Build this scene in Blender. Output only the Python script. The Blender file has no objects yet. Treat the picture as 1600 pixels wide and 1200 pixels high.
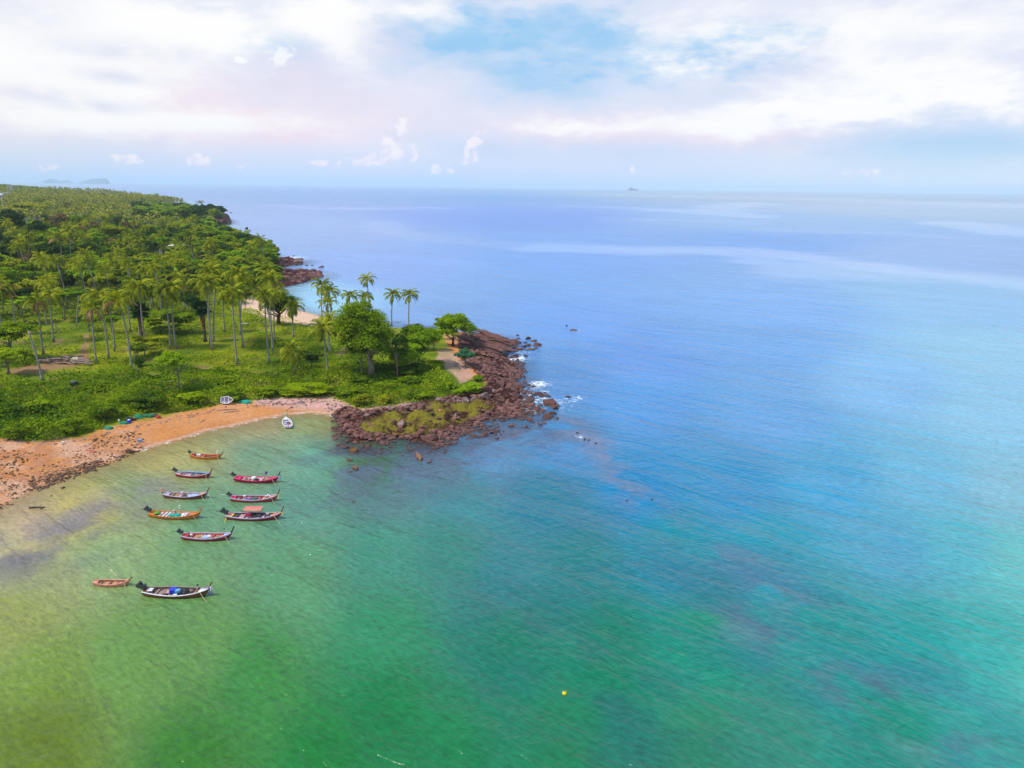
import bpy, math, random
import numpy as np
from mathutils import Matrix, Vector

sc = bpy.context.scene
# ------------------------------------------------------------------ camera
F_PX = 1142.0            # focal length in pixels of a 1600 px wide frame
CAM_H = 45.0
PITCH = math.atan(308.0 / F_PX)
ROLL = math.radians(0.68)
cp, sp = math.cos(PITCH), math.sin(PITCH)
cR0 = np.array([1.0, 0, 0]); cU0 = np.array([0, sp, cp]); cF = np.array([0, cp, -sp])
cR = math.cos(ROLL) * cR0 + math.sin(ROLL) * cU0
cU = -math.sin(ROLL) * cR0 + math.cos(ROLL) * cU0
cam_data = bpy.data.cameras.new('camera')
cam = bpy.data.objects.new('camera', cam_data)
sc.collection.objects.link(cam)
m = Matrix(((cR[0], cU[0], -cF[0], 0), (cR[1], cU[1], -cF[1], 0), (cR[2], cU[2], -cF[2], CAM_H), (0, 0, 0, 1)))
cam.matrix_world = m
cam_data.sensor_width = 36
cam_data.lens = F_PX / 1600 * 36
cam_data.clip_start = 0.5
cam_data.clip_end = 200000
sc.camera = cam

def ray(px, py):
    d = cF * F_PX + cR * (px - 800) + cU * (600 - py)
    return d / np.linalg.norm(d)
def at(px, py, z=0.0):
    d = ray(px, py); t = (z - CAM_H) / d[2]
    return np.array([d[0] * t, d[1] * t, z])
def at_plane_y(px, py, y):
    d = ray(px, py); t = y / d[1]
    return np.array([d[0] * t, y, CAM_H + d[2] * t])
def project(P):
    P = np.asarray(P, float); Q = P - np.array([0, 0, CAM_H])
    w = Q @ cF
    w = np.where(w < 1, 1, w)
    return 800 + (Q @ cR) / w * F_PX, 600 - (Q @ cU) / w * F_PX, w

# ------------------------------------------------------------------ light and sky
sc.view_settings.view_transform = 'Standard'
sc.view_settings.look = 'None'
sc.view_settings.exposure = 0.0
sc.view_settings.gamma = 1.0
sc.view_settings.use_curve_mapping = False
sc.cycles.volume_bounces = 2
SUN_EL, SUN_AZ = math.radians(58), math.radians(-110)      # azimuth clockwise from +Y
sun_d = bpy.data.lights.new('sun', 'SUN')
sun_d.energy = 3.8; sun_d.angle = math.radians(10.0); sun_d.color = (1.0, 0.95, 0.87)
sun = bpy.data.objects.new('sun', sun_d); sc.collection.objects.link(sun)
sd = Vector((math.cos(SUN_EL) * math.sin(SUN_AZ), math.cos(SUN_EL) * math.cos(SUN_AZ), math.sin(SUN_EL)))
sun.rotation_euler = sd.to_track_quat('Z', 'Y').to_euler()
sun.location = (0, 0, 120)

world = bpy.data.worlds.new('World'); sc.world = world; world.use_nodes = True

class G:
    """small node graph helper"""
    def __init__(s, tree): s.t = tree; s.n = tree.nodes; s.l = tree.links
    def node(s, typ, ins=None, **kw):
        n = s.n.new(typ)
        for k, v in kw.items(): setattr(n, k, v)
        for k, v in (ins or {}).items():
            if hasattr(v, 'node') or isinstance(v, bpy.types.NodeSocket): s.l.new(v, n.inputs[k])
            else: n.inputs[k].default_value = v
        return n
    def m(s, op, a, b=None, c=None, clamp=False):
        n = s.n.new('ShaderNodeMath'); n.operation = op; n.use_clamp = clamp
        for i, v in enumerate((a, b, c)):
            if v is None: continue
            if isinstance(v, bpy.types.NodeSocket): s.l.new(v, n.inputs[i])
            else: n.inputs[i].default_value = v
        return n.outputs[0]
    def mix(s, f, a, b, typ='MIX'):
        n = s.n.new('ShaderNodeMix'); n.data_type = 'RGBA'; n.blend_type = typ; n.clamp_factor = True
        for i, v in ((0, f), (6, a), (7, b)):
            if isinstance(v, bpy.types.NodeSocket): s.l.new(v, n.inputs[i])
            elif i == 0: n.inputs[i].default_value = v
            else: n.inputs[i].default_value = (*v, 1) if len(v) == 3 else v
        return n.outputs[2]
    def noise(s, vec, scale, detail=4, rough=0.55, dist=0.0, out=0, dim='3D'):
        n = s.n.new('ShaderNodeTexNoise'); n.noise_dimensions = dim
        if vec is not None: s.l.new(vec, n.inputs['Vector'])
        n.inputs['Scale'].default_value = scale; n.inputs['Detail'].default_value = detail
        n.inputs['Roughness'].default_value = rough; n.inputs['Distortion'].default_value = dist
        return n.outputs[out]
    def ramp(s, v, lo, hi, a=0.0, b=1.0, smooth=True):
        n = s.n.new('ShaderNodeMapRange'); n.interpolation_type = 'SMOOTHSTEP' if smooth else 'LINEAR'
        s.l.new(v, n.inputs[0])
        for i, x in enumerate((lo, hi, a, b)): n.inputs[i + 1].default_value = x
        return n.outputs[0]
    def vec(s, x, y, z=0.0):
        n = s.n.new('ShaderNodeCombineXYZ')
        for i, v in enumerate((x, y, z)):
            if isinstance(v, bpy.types.NodeSocket): s.l.new(v, n.inputs[i])
            else: n.inputs[i].default_value = v
        return n.outputs[0]

def azel(px, py):
    d = ray(px, py)
    return math.atan2(d[0], d[1]), math.asin(d[2])

def build_world():
    g = G(world.node_tree); g.n.clear()
    tc = g.node('ShaderNodeTexCoord')
    sep = g.node('ShaderNodeSeparateXYZ', {0: tc.outputs['Generated']})
    x, y, z = sep.outputs
    az = g.m('ARCTAN2', x, y)
    el = g.m('ARCSINE', g.m('MINIMUM', g.m('MAXIMUM', z, -1.0), 1.0))
    # cloud coordinates: az, and elevation stretched so that clouds flatten towards the horizon
    p = g.vec(g.m('MULTIPLY', az, 1.0), g.m('MULTIPLY', el, 2.4), 0.0)
    wob = g.noise(p, 7.0, 6, 0.62, out=1)
    wv = g.node('ShaderNodeVectorMath', {0: wob, 1: (0.5, 0.5, 0.5)}, operation='SUBTRACT').outputs[0]
    ws = g.node('ShaderNodeSeparateXYZ', {0: wv}).outputs
    wob2 = g.noise(p, 26.0, 5, 0.6, out=1)
    wv2 = g.node('ShaderNodeVectorMath', {0: wob2, 1: (0.5, 0.5, 0.5)}, operation='SUBTRACT').outputs[0]
    ws2 = g.node('ShaderNodeSeparateXYZ', {0: wv2}).outputs
    def blob(px, py, rx, ry, k=1.0, fine=0.0, tilt=0.0):
        a0, e0 = azel(px, py)
        sa, se = rx / F_PX, ry / F_PX
        da = g.m('SUBTRACT', az, a0); de = g.m('SUBTRACT', el, e0)
        if tilt: de = g.m('MULTIPLY_ADD', da, -tilt, de)
        da = g.m('MULTIPLY_ADD', ws[0], sa * 2.2 * k, da); de = g.m('MULTIPLY_ADD', ws[1], se * 2.2 * k, de)
        if fine:
            da = g.m('MULTIPLY_ADD', ws2[0], sa * fine, da); de = g.m('MULTIPLY_ADD', ws2[1], se * fine, de)
        da = g.m('DIVIDE', da, sa); de = g.m('DIVIDE', de, se)
        r2 = g.m('ADD', g.m('MULTIPLY', da, da), g.m('MULTIPLY', de, de))
        return g.m('EXPONENT', g.m('MULTIPLY', r2, -1.0))
    def total(bs):
        o = bs[0]
        for b in bs[1:]: o = g.m('ADD', o, b)
        return o
    sky = g.node('ShaderNodeTexSky', sky_type='NISHITA', sun_disc=False, sun_elevation=SUN_EL, sun_rotation=SUN_AZ,
                 air_density=1.0, dust_density=1.2, ozone_density=1.0)
    nis = g.node('ShaderNodeVectorMath', {0: sky.outputs[0], 3: 1.0}, operation='SCALE').outputs[0]
    S = 0.1                              # background strength; cloud radiances below are divided by it
    def c(r, gg, b): return (r / S, gg / S, b / S)
    def col(r, gg, b, k=1.0):
        f = lambda v: ((v / 255 + 0.055) / 1.055) ** 2.4 if v > 10 else v / 255 / 12.92
        return c(f(r) * k, f(gg) * k, f(b) * k)
    # clear air between the clouds: the physical sky, veiled by thin high cloud
    base = g.mix(0.85, nis, col(156, 210, 252))
    # broad veil of high cloud
    n1 = g.noise(p, 2.3, 7, 0.55, 0.6)
    veil = g.ramp(n1, 0.32, 0.62, 0.38, 0.96)
    blue = total([blob(850, 50, 150, 26, 2.4, 1.5), blob(1000, 96, 130, 20, 2.6, 1.5), blob(1120, 60, 120, 14, 1.8), blob(720, 45, 70, 30), blob(535, 38, 16, 14, .6),
                  blob(410, 62, 60, 16), blob(1500, 250, 160, 34), blob(820, 125, 110, 26, 1, 0, -.1)])
    veil = g.m('SUBTRACT', veil, g.m('MULTIPLY', blue, 0.7), clamp=True)
    inview = g.m('MULTIPLY', g.ramp(el, 0.20, 0.34, 1.0, 0.0), g.ramp(el, 0.02, 0.075))
    veil = g.m('MAXIMUM', veil, g.m('MULTIPLY', inview, g.m('MULTIPLY_ADD', blue, -0.8, 0.85)))
    up = g.ramp(el, 0.25, 0.9)
    veilcol = g.mix(g.ramp(g.noise(p, 4.5, 5, 0.6), 0.3, 0.72), col(230, 232, 248), col(244, 241, 251))
    c1 = g.mix(veil, base, veilcol)
    c1 = g.mix(g.m('MULTIPLY', g.ramp(el, 0.22, 0.45), 0.72), c1, g.mix(0.8, nis, col(128, 188, 250)))
    # pink flush low over the sea
    pink = total([blob(430, 208, 150, 22, 1, .6), blob(900, 205, 130, 26, 1, .6), blob(1150, 215, 130, 26, 1, .6), blob(240, 150, 300, 60)])
    c1 = g.mix(g.m('MULTIPLY', pink, 0.62), c1, col(252, 228, 238))
    # lavender-grey cloud undersides
    grey = total([blob(240, 82, 130, 13, 1, .8), blob(190, 118, 80, 10, 1, .8), blob(60, 145, 60, 9), blob(20, 12, 60, 20),
                  blob(610, 60, 45, 26), blob(455, 95, 50, 30), blob(160, 165, 70, 8), blob(1210, 110, 60, 14)])
    # big bright clouds
    white = total([blob(120, 45, 190, 60, 1, .8), blob(330, 45, 75, 32, 1, 1), blob(90, 130, 170, 50, 1, .8), blob(545, 40, 46, 52, 1.2, 1.2),
                   blob(480, 20, 60, 26, 1, 1), blob(660, 12, 60, 16, 1, 1), blob(1480, 135, 210, 30, 1.6, 1.4, -.14), blob(1130, 195, 150, 19, 1.9, 1.6),
                   blob(1330, 170, 150, 24, 1.9, 1.6), blob(900, 200, 90, 14, 2.0, 1.6), blob(250, 190, 200, 16, 1, 1), blob(1350, 40, 260, 40, 1.5)])
    n2 = g.noise(p, 9.0, 7, 0.6, 0.4)
    wm = g.ramp(g.m('MULTIPLY_ADD', g.m('SUBTRACT', n2, .5), 1.5, white), -0.05, 1.25)
    c2 = g.mix(wm, c1, col(254, 253, 252, 1.03))
    c2 = g.mix(g.m('MULTIPLY', g.m('MULTIPLY', grey, 0.55), g.ramp(n2, 0.3, 0.62)), c2, col(203, 211, 240))
    # low blue air by the horizon
    low = g.ramp(el, 0.0, 0.062, 1.0, 0.0)
    side = g.ramp(az, 0.05, 0.55)
    lowc = g.mix(side, col(200, 222, 248), col(222, 238, 247))
    c3 = g.mix(g.m('MULTIPLY', low, 0.92), c2, lowc)
    mid = total([blob(420, 250, 420, 30), blob(1250, 255, 300, 24), blob(800, 258, 300, 20)])
    c3 = g.mix(g.m('MULTIPLY', mid, 0.45), c3, g.mix(0.5, lowc, col(236, 234, 250)))
    # towering cumulus far out, crisp edges, and bright puffs
    cum = total([blob(619, 216, 15, 24, .9, 2.0), blob(612, 238, 13, 18, .9, 1.6), blob(598, 246, 22, 12, .9, 1.8), blob(560, 246, 18, 11, .9, 1.8), blob(740, 228, 17, 15, .9, 1.6, .9),
                 blob(733, 248, 11, 9, .9, 1.5), blob(645, 240, 8, 10, .9, 1.6), blob(186, 252, 12, 11, .9, 1.4), blob(210, 248, 11, 6, .9, 1.4),
                 blob(682, 265, 9, 7, .9, 1.4), blob(705, 268, 7, 5, .9, 1.4), blob(988, 264, 6, 9, .8, 1.2), blob(375, 260, 10, 4, .8, 1.2),
                 blob(512, 256, 20, 5, .9, 1.8), blob(70, 262, 16, 5, .9, 1.4), blob(310, 246, 18, 10, .9, 1.4), blob(1350, 268, 26, 6, .9, 1.4)])
    n3 = g.noise(g.vec(az, el, 3.0), 60.0, 5, 0.6, 0.3)
    cm = g.ramp(g.m('MULTIPLY', cum, g.m('MULTIPLY_ADD', n3, 3.4, -0.8)), 0.25, 0.75)
    c4 = g.mix(g.m('MULTIPLY', cm, 0.88), c3, g.mix(g.ramp(n3, .38, .6), col(226, 226, 246), col(253, 247, 252)))
    puf = total([blob(436, 92, 20, 16, 1.2, 2.6, .6), blob(374, 93, 12, 5, 1.0, 2.4)])
    pm = g.m('MULTIPLY', g.ramp(g.m('MULTIPLY', puf, g.m('MULTIPLY_ADD', n3, 3.0, -0.7)), 0.22, 0.66), 0.62)
    c5 = g.mix(pm, c4, col(255, 255, 254, 1.05))
    below = g.ramp(el, -0.02, 0.0, 1.0, 0.0)
    c6 = g.mix(below, c5, col(120, 160, 175))
    bg = g.node('ShaderNodeBackground', {'Color': c6, 'Strength': S})
    out = g.node('ShaderNodeOutputWorld', {'Surface': bg.outputs[0]})
build_world()
world.cycles.sampling_method = 'MANUAL'; world.cycles.sample_map_resolution = 1024

# ------------------------------------------------------------------ helpers
rng = np.random.default_rng(7)
random.seed(7)
COL = sc.collection
MAT = {}
def lin(r, g, b):
    f = lambda v: ((v / 255 + 0.055) / 1.055) ** 2.4 if v > 10 else v / 255 / 12.92
    return (f(r), f(g), f(b))

def vnoise(x, y, seed=0):
    """smooth value noise in numpy"""
    x = np.asarray(x, float); y = np.asarray(y, float)
    xi = np.floor(x).astype(np.int64); yi = np.floor(y).astype(np.int64)
    xf = x - xi; yf = y - yi
    def h(a, b):
        n = (a * 374761393 + b * 668265263 + seed * 1442695041) & 0xFFFFFFFF
        n = ((n ^ (n >> 13)) * 1274126177) & 0xFFFFFFFF
        return ((n ^ (n >> 16)) & 0xFFFF) / 65535.0
    u = xf * xf * (3 - 2 * xf); v = yf * yf * (3 - 2 * yf)
    return (h(xi, yi) * (1 - u) + h(xi + 1, yi) * u) * (1 - v) + (h(xi, yi + 1) * (1 - u) + h(xi + 1, yi + 1) * u) * v
def fbm(x, y, seed=0, oct=4):
    s = 0; a = 0.5; t = 0
    for i in range(oct):
        s = s + a * vnoise(np.asarray(x) * 2 ** i, np.asarray(y) * 2 ** i, seed + i); t += a; a *= 0.5
    return s / t

def mesh_np(name, verts, faces, mats, midx=None, smooth=False, attrs=None):
    """verts (n,3); faces (m,k) with one k, or a list of such arrays"""
    verts = np.asarray(verts, np.float32)
    fl = faces if isinstance(faces, list) else [faces]
    fl = [np.asarray(f, np.int32) for f in fl if len(f)]
    me = bpy.data.meshes.new(name)
    me.vertices.add(len(verts)); me.vertices.foreach_set('co', verts.ravel())
    loops = np.concatenate([f.ravel() for f in fl]); tot = np.concatenate([np.full(len(f), f.shape[1], np.int32) for f in fl])
    start = np.concatenate([[0], np.cumsum(tot)[:-1]]).astype(np.int32)
    me.loops.add(len(loops)); me.loops.foreach_set('vertex_index', loops)
    me.polygons.add(len(tot)); me.polygons.foreach_set('loop_start', start); me.polygons.foreach_set('loop_total', tot)
    if midx is not None: me.polygons.foreach_set('material_index', np.asarray(midx, np.int32))
    me.polygons.foreach_set('use_smooth', np.full(len(tot), smooth))
    for mt in (mats if isinstance(mats, (list, tuple)) else [mats]): me.materials.append(MAT[mt] if isinstance(mt, str) else mt)
    for k, v in (attrs or {}).items():
        v = np.asarray(v, np.float32)
        if v.ndim == 2:
            a = me.attributes.new(k, 'FLOAT_COLOR', 'POINT')
            v4 = np.ones((len(v), 4), np.float32); v4[:, :3] = v; a.data.foreach_set('color', v4.ravel())
        else:
            a = me.attributes.new(k, 'FLOAT', 'POINT'); a.data.foreach_set('value', v)
    me.update(calc_edges=True)
    return me

class MB:
    """collects boxes, tubes, lofts into one mesh"""
    def __init__(s): s.v = []; s.f = []; s.mi = []; s.n = 0
    def add(s, vs, fs, mi=0):
        for f in fs: s.f.append([i + s.n for i in f]); s.mi.append(mi)
        s.v += [tuple(map(float, p)) for p in vs]; s.n += len(vs); return s
    def box(s, x0, x1, y0, y1, z0, z1, mi=0, M=None):
        vs = [(x0, y0, z0), (x1, y0, z0), (x1, y1, z0), (x0, y1, z0), (x0, y0, z1), (x1, y0, z1), (x1, y1, z1), (x0, y1, z1)]
        if M is not None: vs = [tuple(M @ Vector(p)) for p in vs]
        return s.add(vs, [(0, 3, 2, 1), (4, 5, 6, 7), (0, 1, 5, 4), (1, 2, 6, 5), (2, 3, 7, 6), (3, 0, 4, 7)], mi)
    def tube(s, pts, rad, k=8, mi=0, cap=True):
        pts = [Vector(p) for p in pts]; n = len(pts)
        if not hasattr(rad, '__len__'): rad = [rad] * n
        vs = []; fs = []
        for i, p in enumerate(pts):
            t = (pts[min(i + 1, n - 1)] - pts[max(i - 1, 0)]).normalized()
            a = Vector((0, 0, 1)) if abs(t.z) < 0.9 else Vector((1, 0, 0))
            u = t.cross(a).normalized(); w = t.cross(u)
            for j in range(k):
                th = 2 * math.pi * j / k
                vs.append(p + (u * math.cos(th) + w * math.sin(th)) * rad[i])
        for i in range(n - 1):
            for j in range(k):
                a, b = i * k + j, i * k + (j + 1) % k
                fs.append((a, b, b + k, a + k))
        if cap: fs.append(tuple(range(k))[::-1]); fs.append(tuple(range((n - 1) * k, n * k)))
        return s.add(vs, fs, mi)
    def lathe(s, prof, k=12, c=(0, 0, 0), mi=0):
        vs = []; fs = []; n = len(prof)
        for r, z in prof:
            for j in range(k):
                th = 2 * math.pi * j / k
                vs.append((c[0] + r * math.cos(th), c[1] + r * math.sin(th), c[2] + z))
        for i in range(n - 1):
            for j in range(k):
                a, b = i * k + j, i * k + (j + 1) % k
                fs.append((a, b, b + k, a + k))
        fs.append(tuple(range(k))[::-1]); fs.append(tuple(range((n - 1) * k, n * k)))
        return s.add(vs, fs, mi)
    def mesh(s, name, mats, smooth=False):
        me = bpy.data.meshes.new(name); me.from_pydata(s.v, [], s.f)
        for mt in (mats if isinstance(mats, (list, tuple)) else [mats]): me.materials.append(MAT[mt])
        me.polygons.foreach_set('material_index', s.mi)
        me.polygons.foreach_set('use_smooth', [smooth] * len(s.f)); me.update(); return me
    def build(s, name, mats, parent=None, smooth=False, **kw): return link(name, s.mesh(name, mats, smooth), parent, **kw)

def link(name, data, parent=None, loc=None, rot=None, scale=None):
    o = bpy.data.objects.new(name, data); COL.objects.link(o)
    if parent is not None: o.parent = parent
    if loc is not None: o.location = tuple(map(float, loc))
    if rot is not None: o.rotation_euler = rot
    if scale is not None: o.scale = scale if hasattr(scale, '__len__') else (scale,) * 3
    return o
def tag(o, label, cat=None, group=None, kind=None):
    if label: o['label'] = label
    if cat: o['category'] = cat
    if group: o['group'] = group
    if kind: o['kind'] = kind
    return o
def thing(name, label, cat, loc=(0, 0, 0), rz=0.0, group=None, scale=None):
    o = link(name, None, None, loc, (0, 0, rz), scale); o.empty_display_size = 0.2
    return tag(o, label, cat, group)

# ------------------------------------------------------------------ materials
def newmat(name):
    mt = bpy.data.materials.new(name); mt.use_nodes = True
    g = G(mt.node_tree); g.n.clear(); MAT[name] = mt
    out = g.node('ShaderNodeOutputMaterial'); return g, out
def finish(g, out, col, rough=0.7, bump=None, spec=0.3, metal=0.0, bd=0.05):
    b = g.node('ShaderNodeBsdfPrincipled', {'Roughness': rough, 'Metallic': metal, 'Specular IOR Level': spec})
    if isinstance(col, bpy.types.NodeSocket): g.l.new(col, b.inputs['Base Color'])
    else: b.inputs['Base Color'].default_value = (*col, 1)
    if bump is not None:
        bn = g.node('ShaderNodeBump', {'Height': bump, 'Distance': bd, 'Strength': 1.0}); g.l.new(bn.outputs[0], b.inputs['Normal'])
    g.l.new(b.outputs[0], out.inputs['Surface']); return b
def paint(name, c, rough=0.55, wear=0.35, scale=3.0, spec=0.3):
    """painted or plastic surface with faded patches and grime"""
    g, out = newmat(name)
    tc = g.node('ShaderNodeTexCoord').outputs['Object']
    n = g.noise(tc, scale, 5, 0.65); n2 = g.noise(tc, scale * 7, 3, 0.6)
    col = g.mix(g.ramp(n, 0.3, 0.72), [v * (1 - wear * .7) for v in c], [min(1, v * (1 + wear * .35) + .015 * wear) for v in c])
    col = g.mix(g.m('MULTIPLY', g.ramp(n2, 0.56, 0.74), wear), col, [v * 0.45 + .02 for v in c])
    finish(g, out, col, rough, n2, spec, bd=0.01)
def leafmat(name, a, b, trans=0.38):
    g, out = newmat(name)
    at_ = g.node('ShaderNodeAttribute', attribute_name='tint')
    oi = g.node('ShaderNodeObjectInfo')
    pos = g.node('ShaderNodeNewGeometry').outputs['Position']
    n = g.noise(pos, 0.35, 3, 0.6)
    f = g.m('ADD', g.m('MULTIPLY', at_.outputs['Fac'], 0.6), g.m('ADD', g.m('MULTIPLY', g.m('SUBTRACT', n, 0.5), 0.9), g.m('MULTIPLY', g.m('SUBTRACT', oi.outputs['Random'], .25), 0.5)), clamp=True)
    col = g.mix(f, a, b)
    d = g.node('ShaderNodeBsdfDiffuse', {'Color': col})
    tcol = g.mix(1.0, col, (1.35, 1.25, 0.4), 'MULTIPLY')
    t = g.node('ShaderNodeBsdfTranslucent', {'Color': tcol})
    mx = g.node('ShaderNodeMixShader', {0: trans, 1: d.outputs[0], 2: t.outputs[0]})
    gl = g.node('ShaderNodeBsdfGlossy', {'Color': (0.9, 0.95, 1, 1), 'Roughness': 0.6})
    mx2 = g.node('ShaderNodeMixShader', {0: 0.005, 1: mx.outputs[0], 2: gl.outputs[0]})
    g.l.new(mx2.outputs[0], out.inputs['Surface'])
leafmat('leaf_bright', (0.10, 0.20, 0.001), (0.42, 0.58, 0.003))
leafmat('leaf_mid', (0.045, 0.10, 0.002), (0.32, 0.45, 0.004))
leafmat('leaf_dark', (0.018, 0.052, 0.005), (0.11, 0.20, 0.007))
leafmat('frond_far', (0.13, 0.16, 0.02), (0.56, 0.54, 0.10), 0.3)  # paler frond tone for far palms, sunlit look put into the colour
leafmat('leaf_yellow', (0.16, 0.21, 0.004), (0.46, 0.48, 0.012))
leafmat('leaf_teal', (0.03, 0.13, 0.06), (0.10, 0.30, 0.13))
leafmat('leaf_brown', (0.10, 0.07, 0.025), (0.26, 0.17, 0.07), 0.15)
leafmat('leaf_creeper', (0.055, 0.13, 0.001), (0.48, 0.60, 0.002), 0.38)
leafmat('frond_green', (0.050, 0.095, 0.003), (0.52, 0.53, 0.015), 0.32)
leafmat('frond_dead', (0.26, 0.14, 0.06), (0.55, 0.32, 0.15), 0.12)
leafmat('frond_dark', (0.010, 0.045, 0.015), (0.03, 0.10, 0.03), 0.2)

def barkmat(name, a, b, ring=True):
    g, out = newmat(name)
    tc = g.node('ShaderNodeTexCoord').outputs['Object']
    s = g.node('ShaderNodeSeparateXYZ', {0: tc}).outputs
    n = g.noise(tc, 3.0, 5, 0.7)
    r = g.m('SINE', g.m('MULTIPLY_ADD', s[2], 14.0, g.m('MULTIPLY', n, 5.0)))
    col = g.mix(g.ramp(g.m('MULTIPLY_ADD', r, 0.12 if ring else 0.0, n), 0.3, 0.7), a, b)
    finish(g, out, col, 0.9, n, 0.1)
barkmat('palm_bark', (0.14, 0.12, 0.10), (0.46, 0.41, 0.36))
barkmat('tree_bark', (0.10, 0.08, 0.06), (0.36, 0.31, 0.25), False)
barkmat('dark_bark', (0.04, 0.035, 0.03), (0.14, 0.11, 0.09), False)
barkmat('driftwood', (0.12, 0.07, 0.05), (0.42, 0.31, 0.25), False)

def rockmat(name, a, b, c):
    g, out = newmat(name)
    pos = g.node('ShaderNodeNewGeometry').outputs['Position']
    oi = g.node('ShaderNodeObjectInfo').outputs['Random']
    z = g.node('ShaderNodeSeparateXYZ', {0: pos}).outputs[2]
    n = g.noise(pos, 0.9, 6, 0.68); n2 = g.noise(pos, 4.5, 4, 0.7)
    col = g.mix(g.ramp(n, 0.32, 0.66), a, b)
    isl = g.node('ShaderNodeNewGeometry').outputs['Random Per Island']
    col = g.mix(g.m('MULTIPLY', g.ramp(n2, 0.52, 0.74), 0.6), col, c)
    col = g.mix(g.m('MULTIPLY', g.ramp(isl, .35, 1.0, 0, 1, False), 0.6), col, [v * .42 for v in a])
    col = g.mix(g.m('MULTIPLY', g.ramp(n2, 0.38, 0.46, 1.0, 0.0), 0.75), col, (0.02, 0.014, 0.014))
    col = g.mix(g.m('MULTIPLY', oi, 0.35), col, (0.05, 0.028, 0.022))
    # wet band that the swell keeps reaching
    wet = g.ramp(g.m('MULTIPLY_ADD', n, -0.6, z), -0.35, 0.15, 1.0, 0.0)
    col = g.mix(g.m('MULTIPLY', wet, 0.72), col, (0.022, 0.014, 0.012))
    b_ = finish(g, out, col, 0.8, g.m('ADD', n, g.m('MULTIPLY', n2, 0.5)), 0.35, bd=0.25)
    g.l.new(g.m('MULTIPLY_ADD', wet, -0.35, 0.85), b_.inputs['Roughness'])
rockmat('rock_red', (0.10, 0.034, 0.024), (0.30, 0.125, 0.095), (0.48, 0.26, 0.22))
rockmat('rock_brown', (0.20, 0.085, 0.035), (0.42, 0.22, 0.11), (0.55, 0.37, 0.24))
rockmat('rock_pale', (0.30, 0.19, 0.17), (0.50, 0.37, 0.35), (0.62, 0.50, 0.47))
rockmat('rock_orange', (0.24, 0.10, 0.02), (0.46, 0.22, 0.04), (0.50, 0.32, 0.10))
paint('hull_wood', (0.22, 0.07, 0.03), 0.6); paint('plank_wood', (0.36, 0.23, 0.19), 0.75, 0.5, 5)
paint('orange', (0.62, 0.20, 0.03)); paint('red', (0.50, 0.04, 0.03)); paint('crimson', (0.33, 0.02, 0.04)); paint('magenta', (0.72, 0.03, 0.14))
paint('coral', (0.68, 0.21, 0.15), wear=.45); paint('lavender', (0.52, 0.44, 0.55)); paint('pinkish', (0.66, 0.36, 0.40)); paint('white', (0.78, 0.76, 0.78), wear=.2)
paint('black', (0.02, 0.024, 0.026), 0.45, .2); paint('blue', (0.03, 0.06, 0.62)); paint('sky_blue', (0.16, 0.42, 0.74)); paint('pale_blue', (0.36, 0.48, 0.80))
paint('teal', (0.0, 0.38, 0.26)); paint('green', (0.10, 0.42, 0.01)); paint('dark_green', (0.01, 0.16, 0.07)); paint('purple', (0.16, 0.04, 0.50)); paint('yellow', (0.85, 0.60, 0.02), wear=.15)
paint('slate', (0.05, 0.10, 0.11)); paint('salmon', (0.70, 0.30, 0.20)); paint('rope', (0.55, 0.48, 0.32), .9); paint('ochre', (0.55, 0.30, 0.12)); paint('dinghy_blue', (0.06, 0.17, 0.28))
paint('net_green', (0.01, 0.26, 0.15), .8); paint('engine_dark', (0.035, 0.042, 0.045), 0.4, .4, spec=.6); paint('concrete', (0.40, 0.38, 0.37), .9, .4, 1.2); paint('plaster', (0.62, 0.56, 0.50), .85, .25, 1)
paint('roof_brown', (0.20, 0.09, 0.06), .85, .4, 1.0); paint('roof_red', (0.22, 0.03, 0.035), .8); paint('glass_dark', (0.02, 0.03, 0.035), .1, .1, spec=.9); paint('buoy_yellow', (0.90, 0.58, 0.0), .35, .08)
# ================================================================== TERRAIN AND SEA
coast_px = [(-520, 1060), (-220, 890), (-60, 818), (0, 793), (30, 777), (62, 762), (84, 755), (110, 743), (135, 736), (150, 729), (172, 722), (185, 715), (200, 707), (222, 703),
 (240, 697), (280, 685), (320, 673), (360, 664), (400, 654), (440, 648), (480, 645), (512, 648), (524, 657), (530, 668), (540, 683), (548, 693), (570, 692),
 (600, 688), (625, 683), (650, 690), (668, 692), (687, 690), (692, 678), (715, 672), (742, 664), (768, 655), (796, 651), (808, 640), (812, 622), (806, 610), (801, 597),
 (797, 586), (800, 570), (790, 561), (775, 550), (785, 546), (793, 540), (779, 529), (745, 524), (728, 520), (700, 516), (660, 515), (630, 513), (600, 511), (560, 508),
 (520, 501), (495, 492), (470, 486), (452, 476), (440, 462), (436, 450), (450, 447), (475, 441), (500, 434), (497, 427), (475, 424), (445, 426), (436, 418),
 (455, 414), (472, 412), (470, 408), (440, 407), (424, 402), (410, 398), (400, 392), (388, 383), (370, 374), (352, 364), (338, 357), (330, 352), (342, 351), (357, 350),
 (358, 346), (345, 341), (332, 336), (312, 331), (290, 326), (250, 320), (200, 315), (150, 311), (127, 308), (119, 303), (60, 299), (-60, 297), (-400, 298)]
coast = np.array([at(a, b)[:2] for a, b in coast_px])
coast = np.vstack([coast, [(-3600, 3000), (-3600, 60)]])
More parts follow.
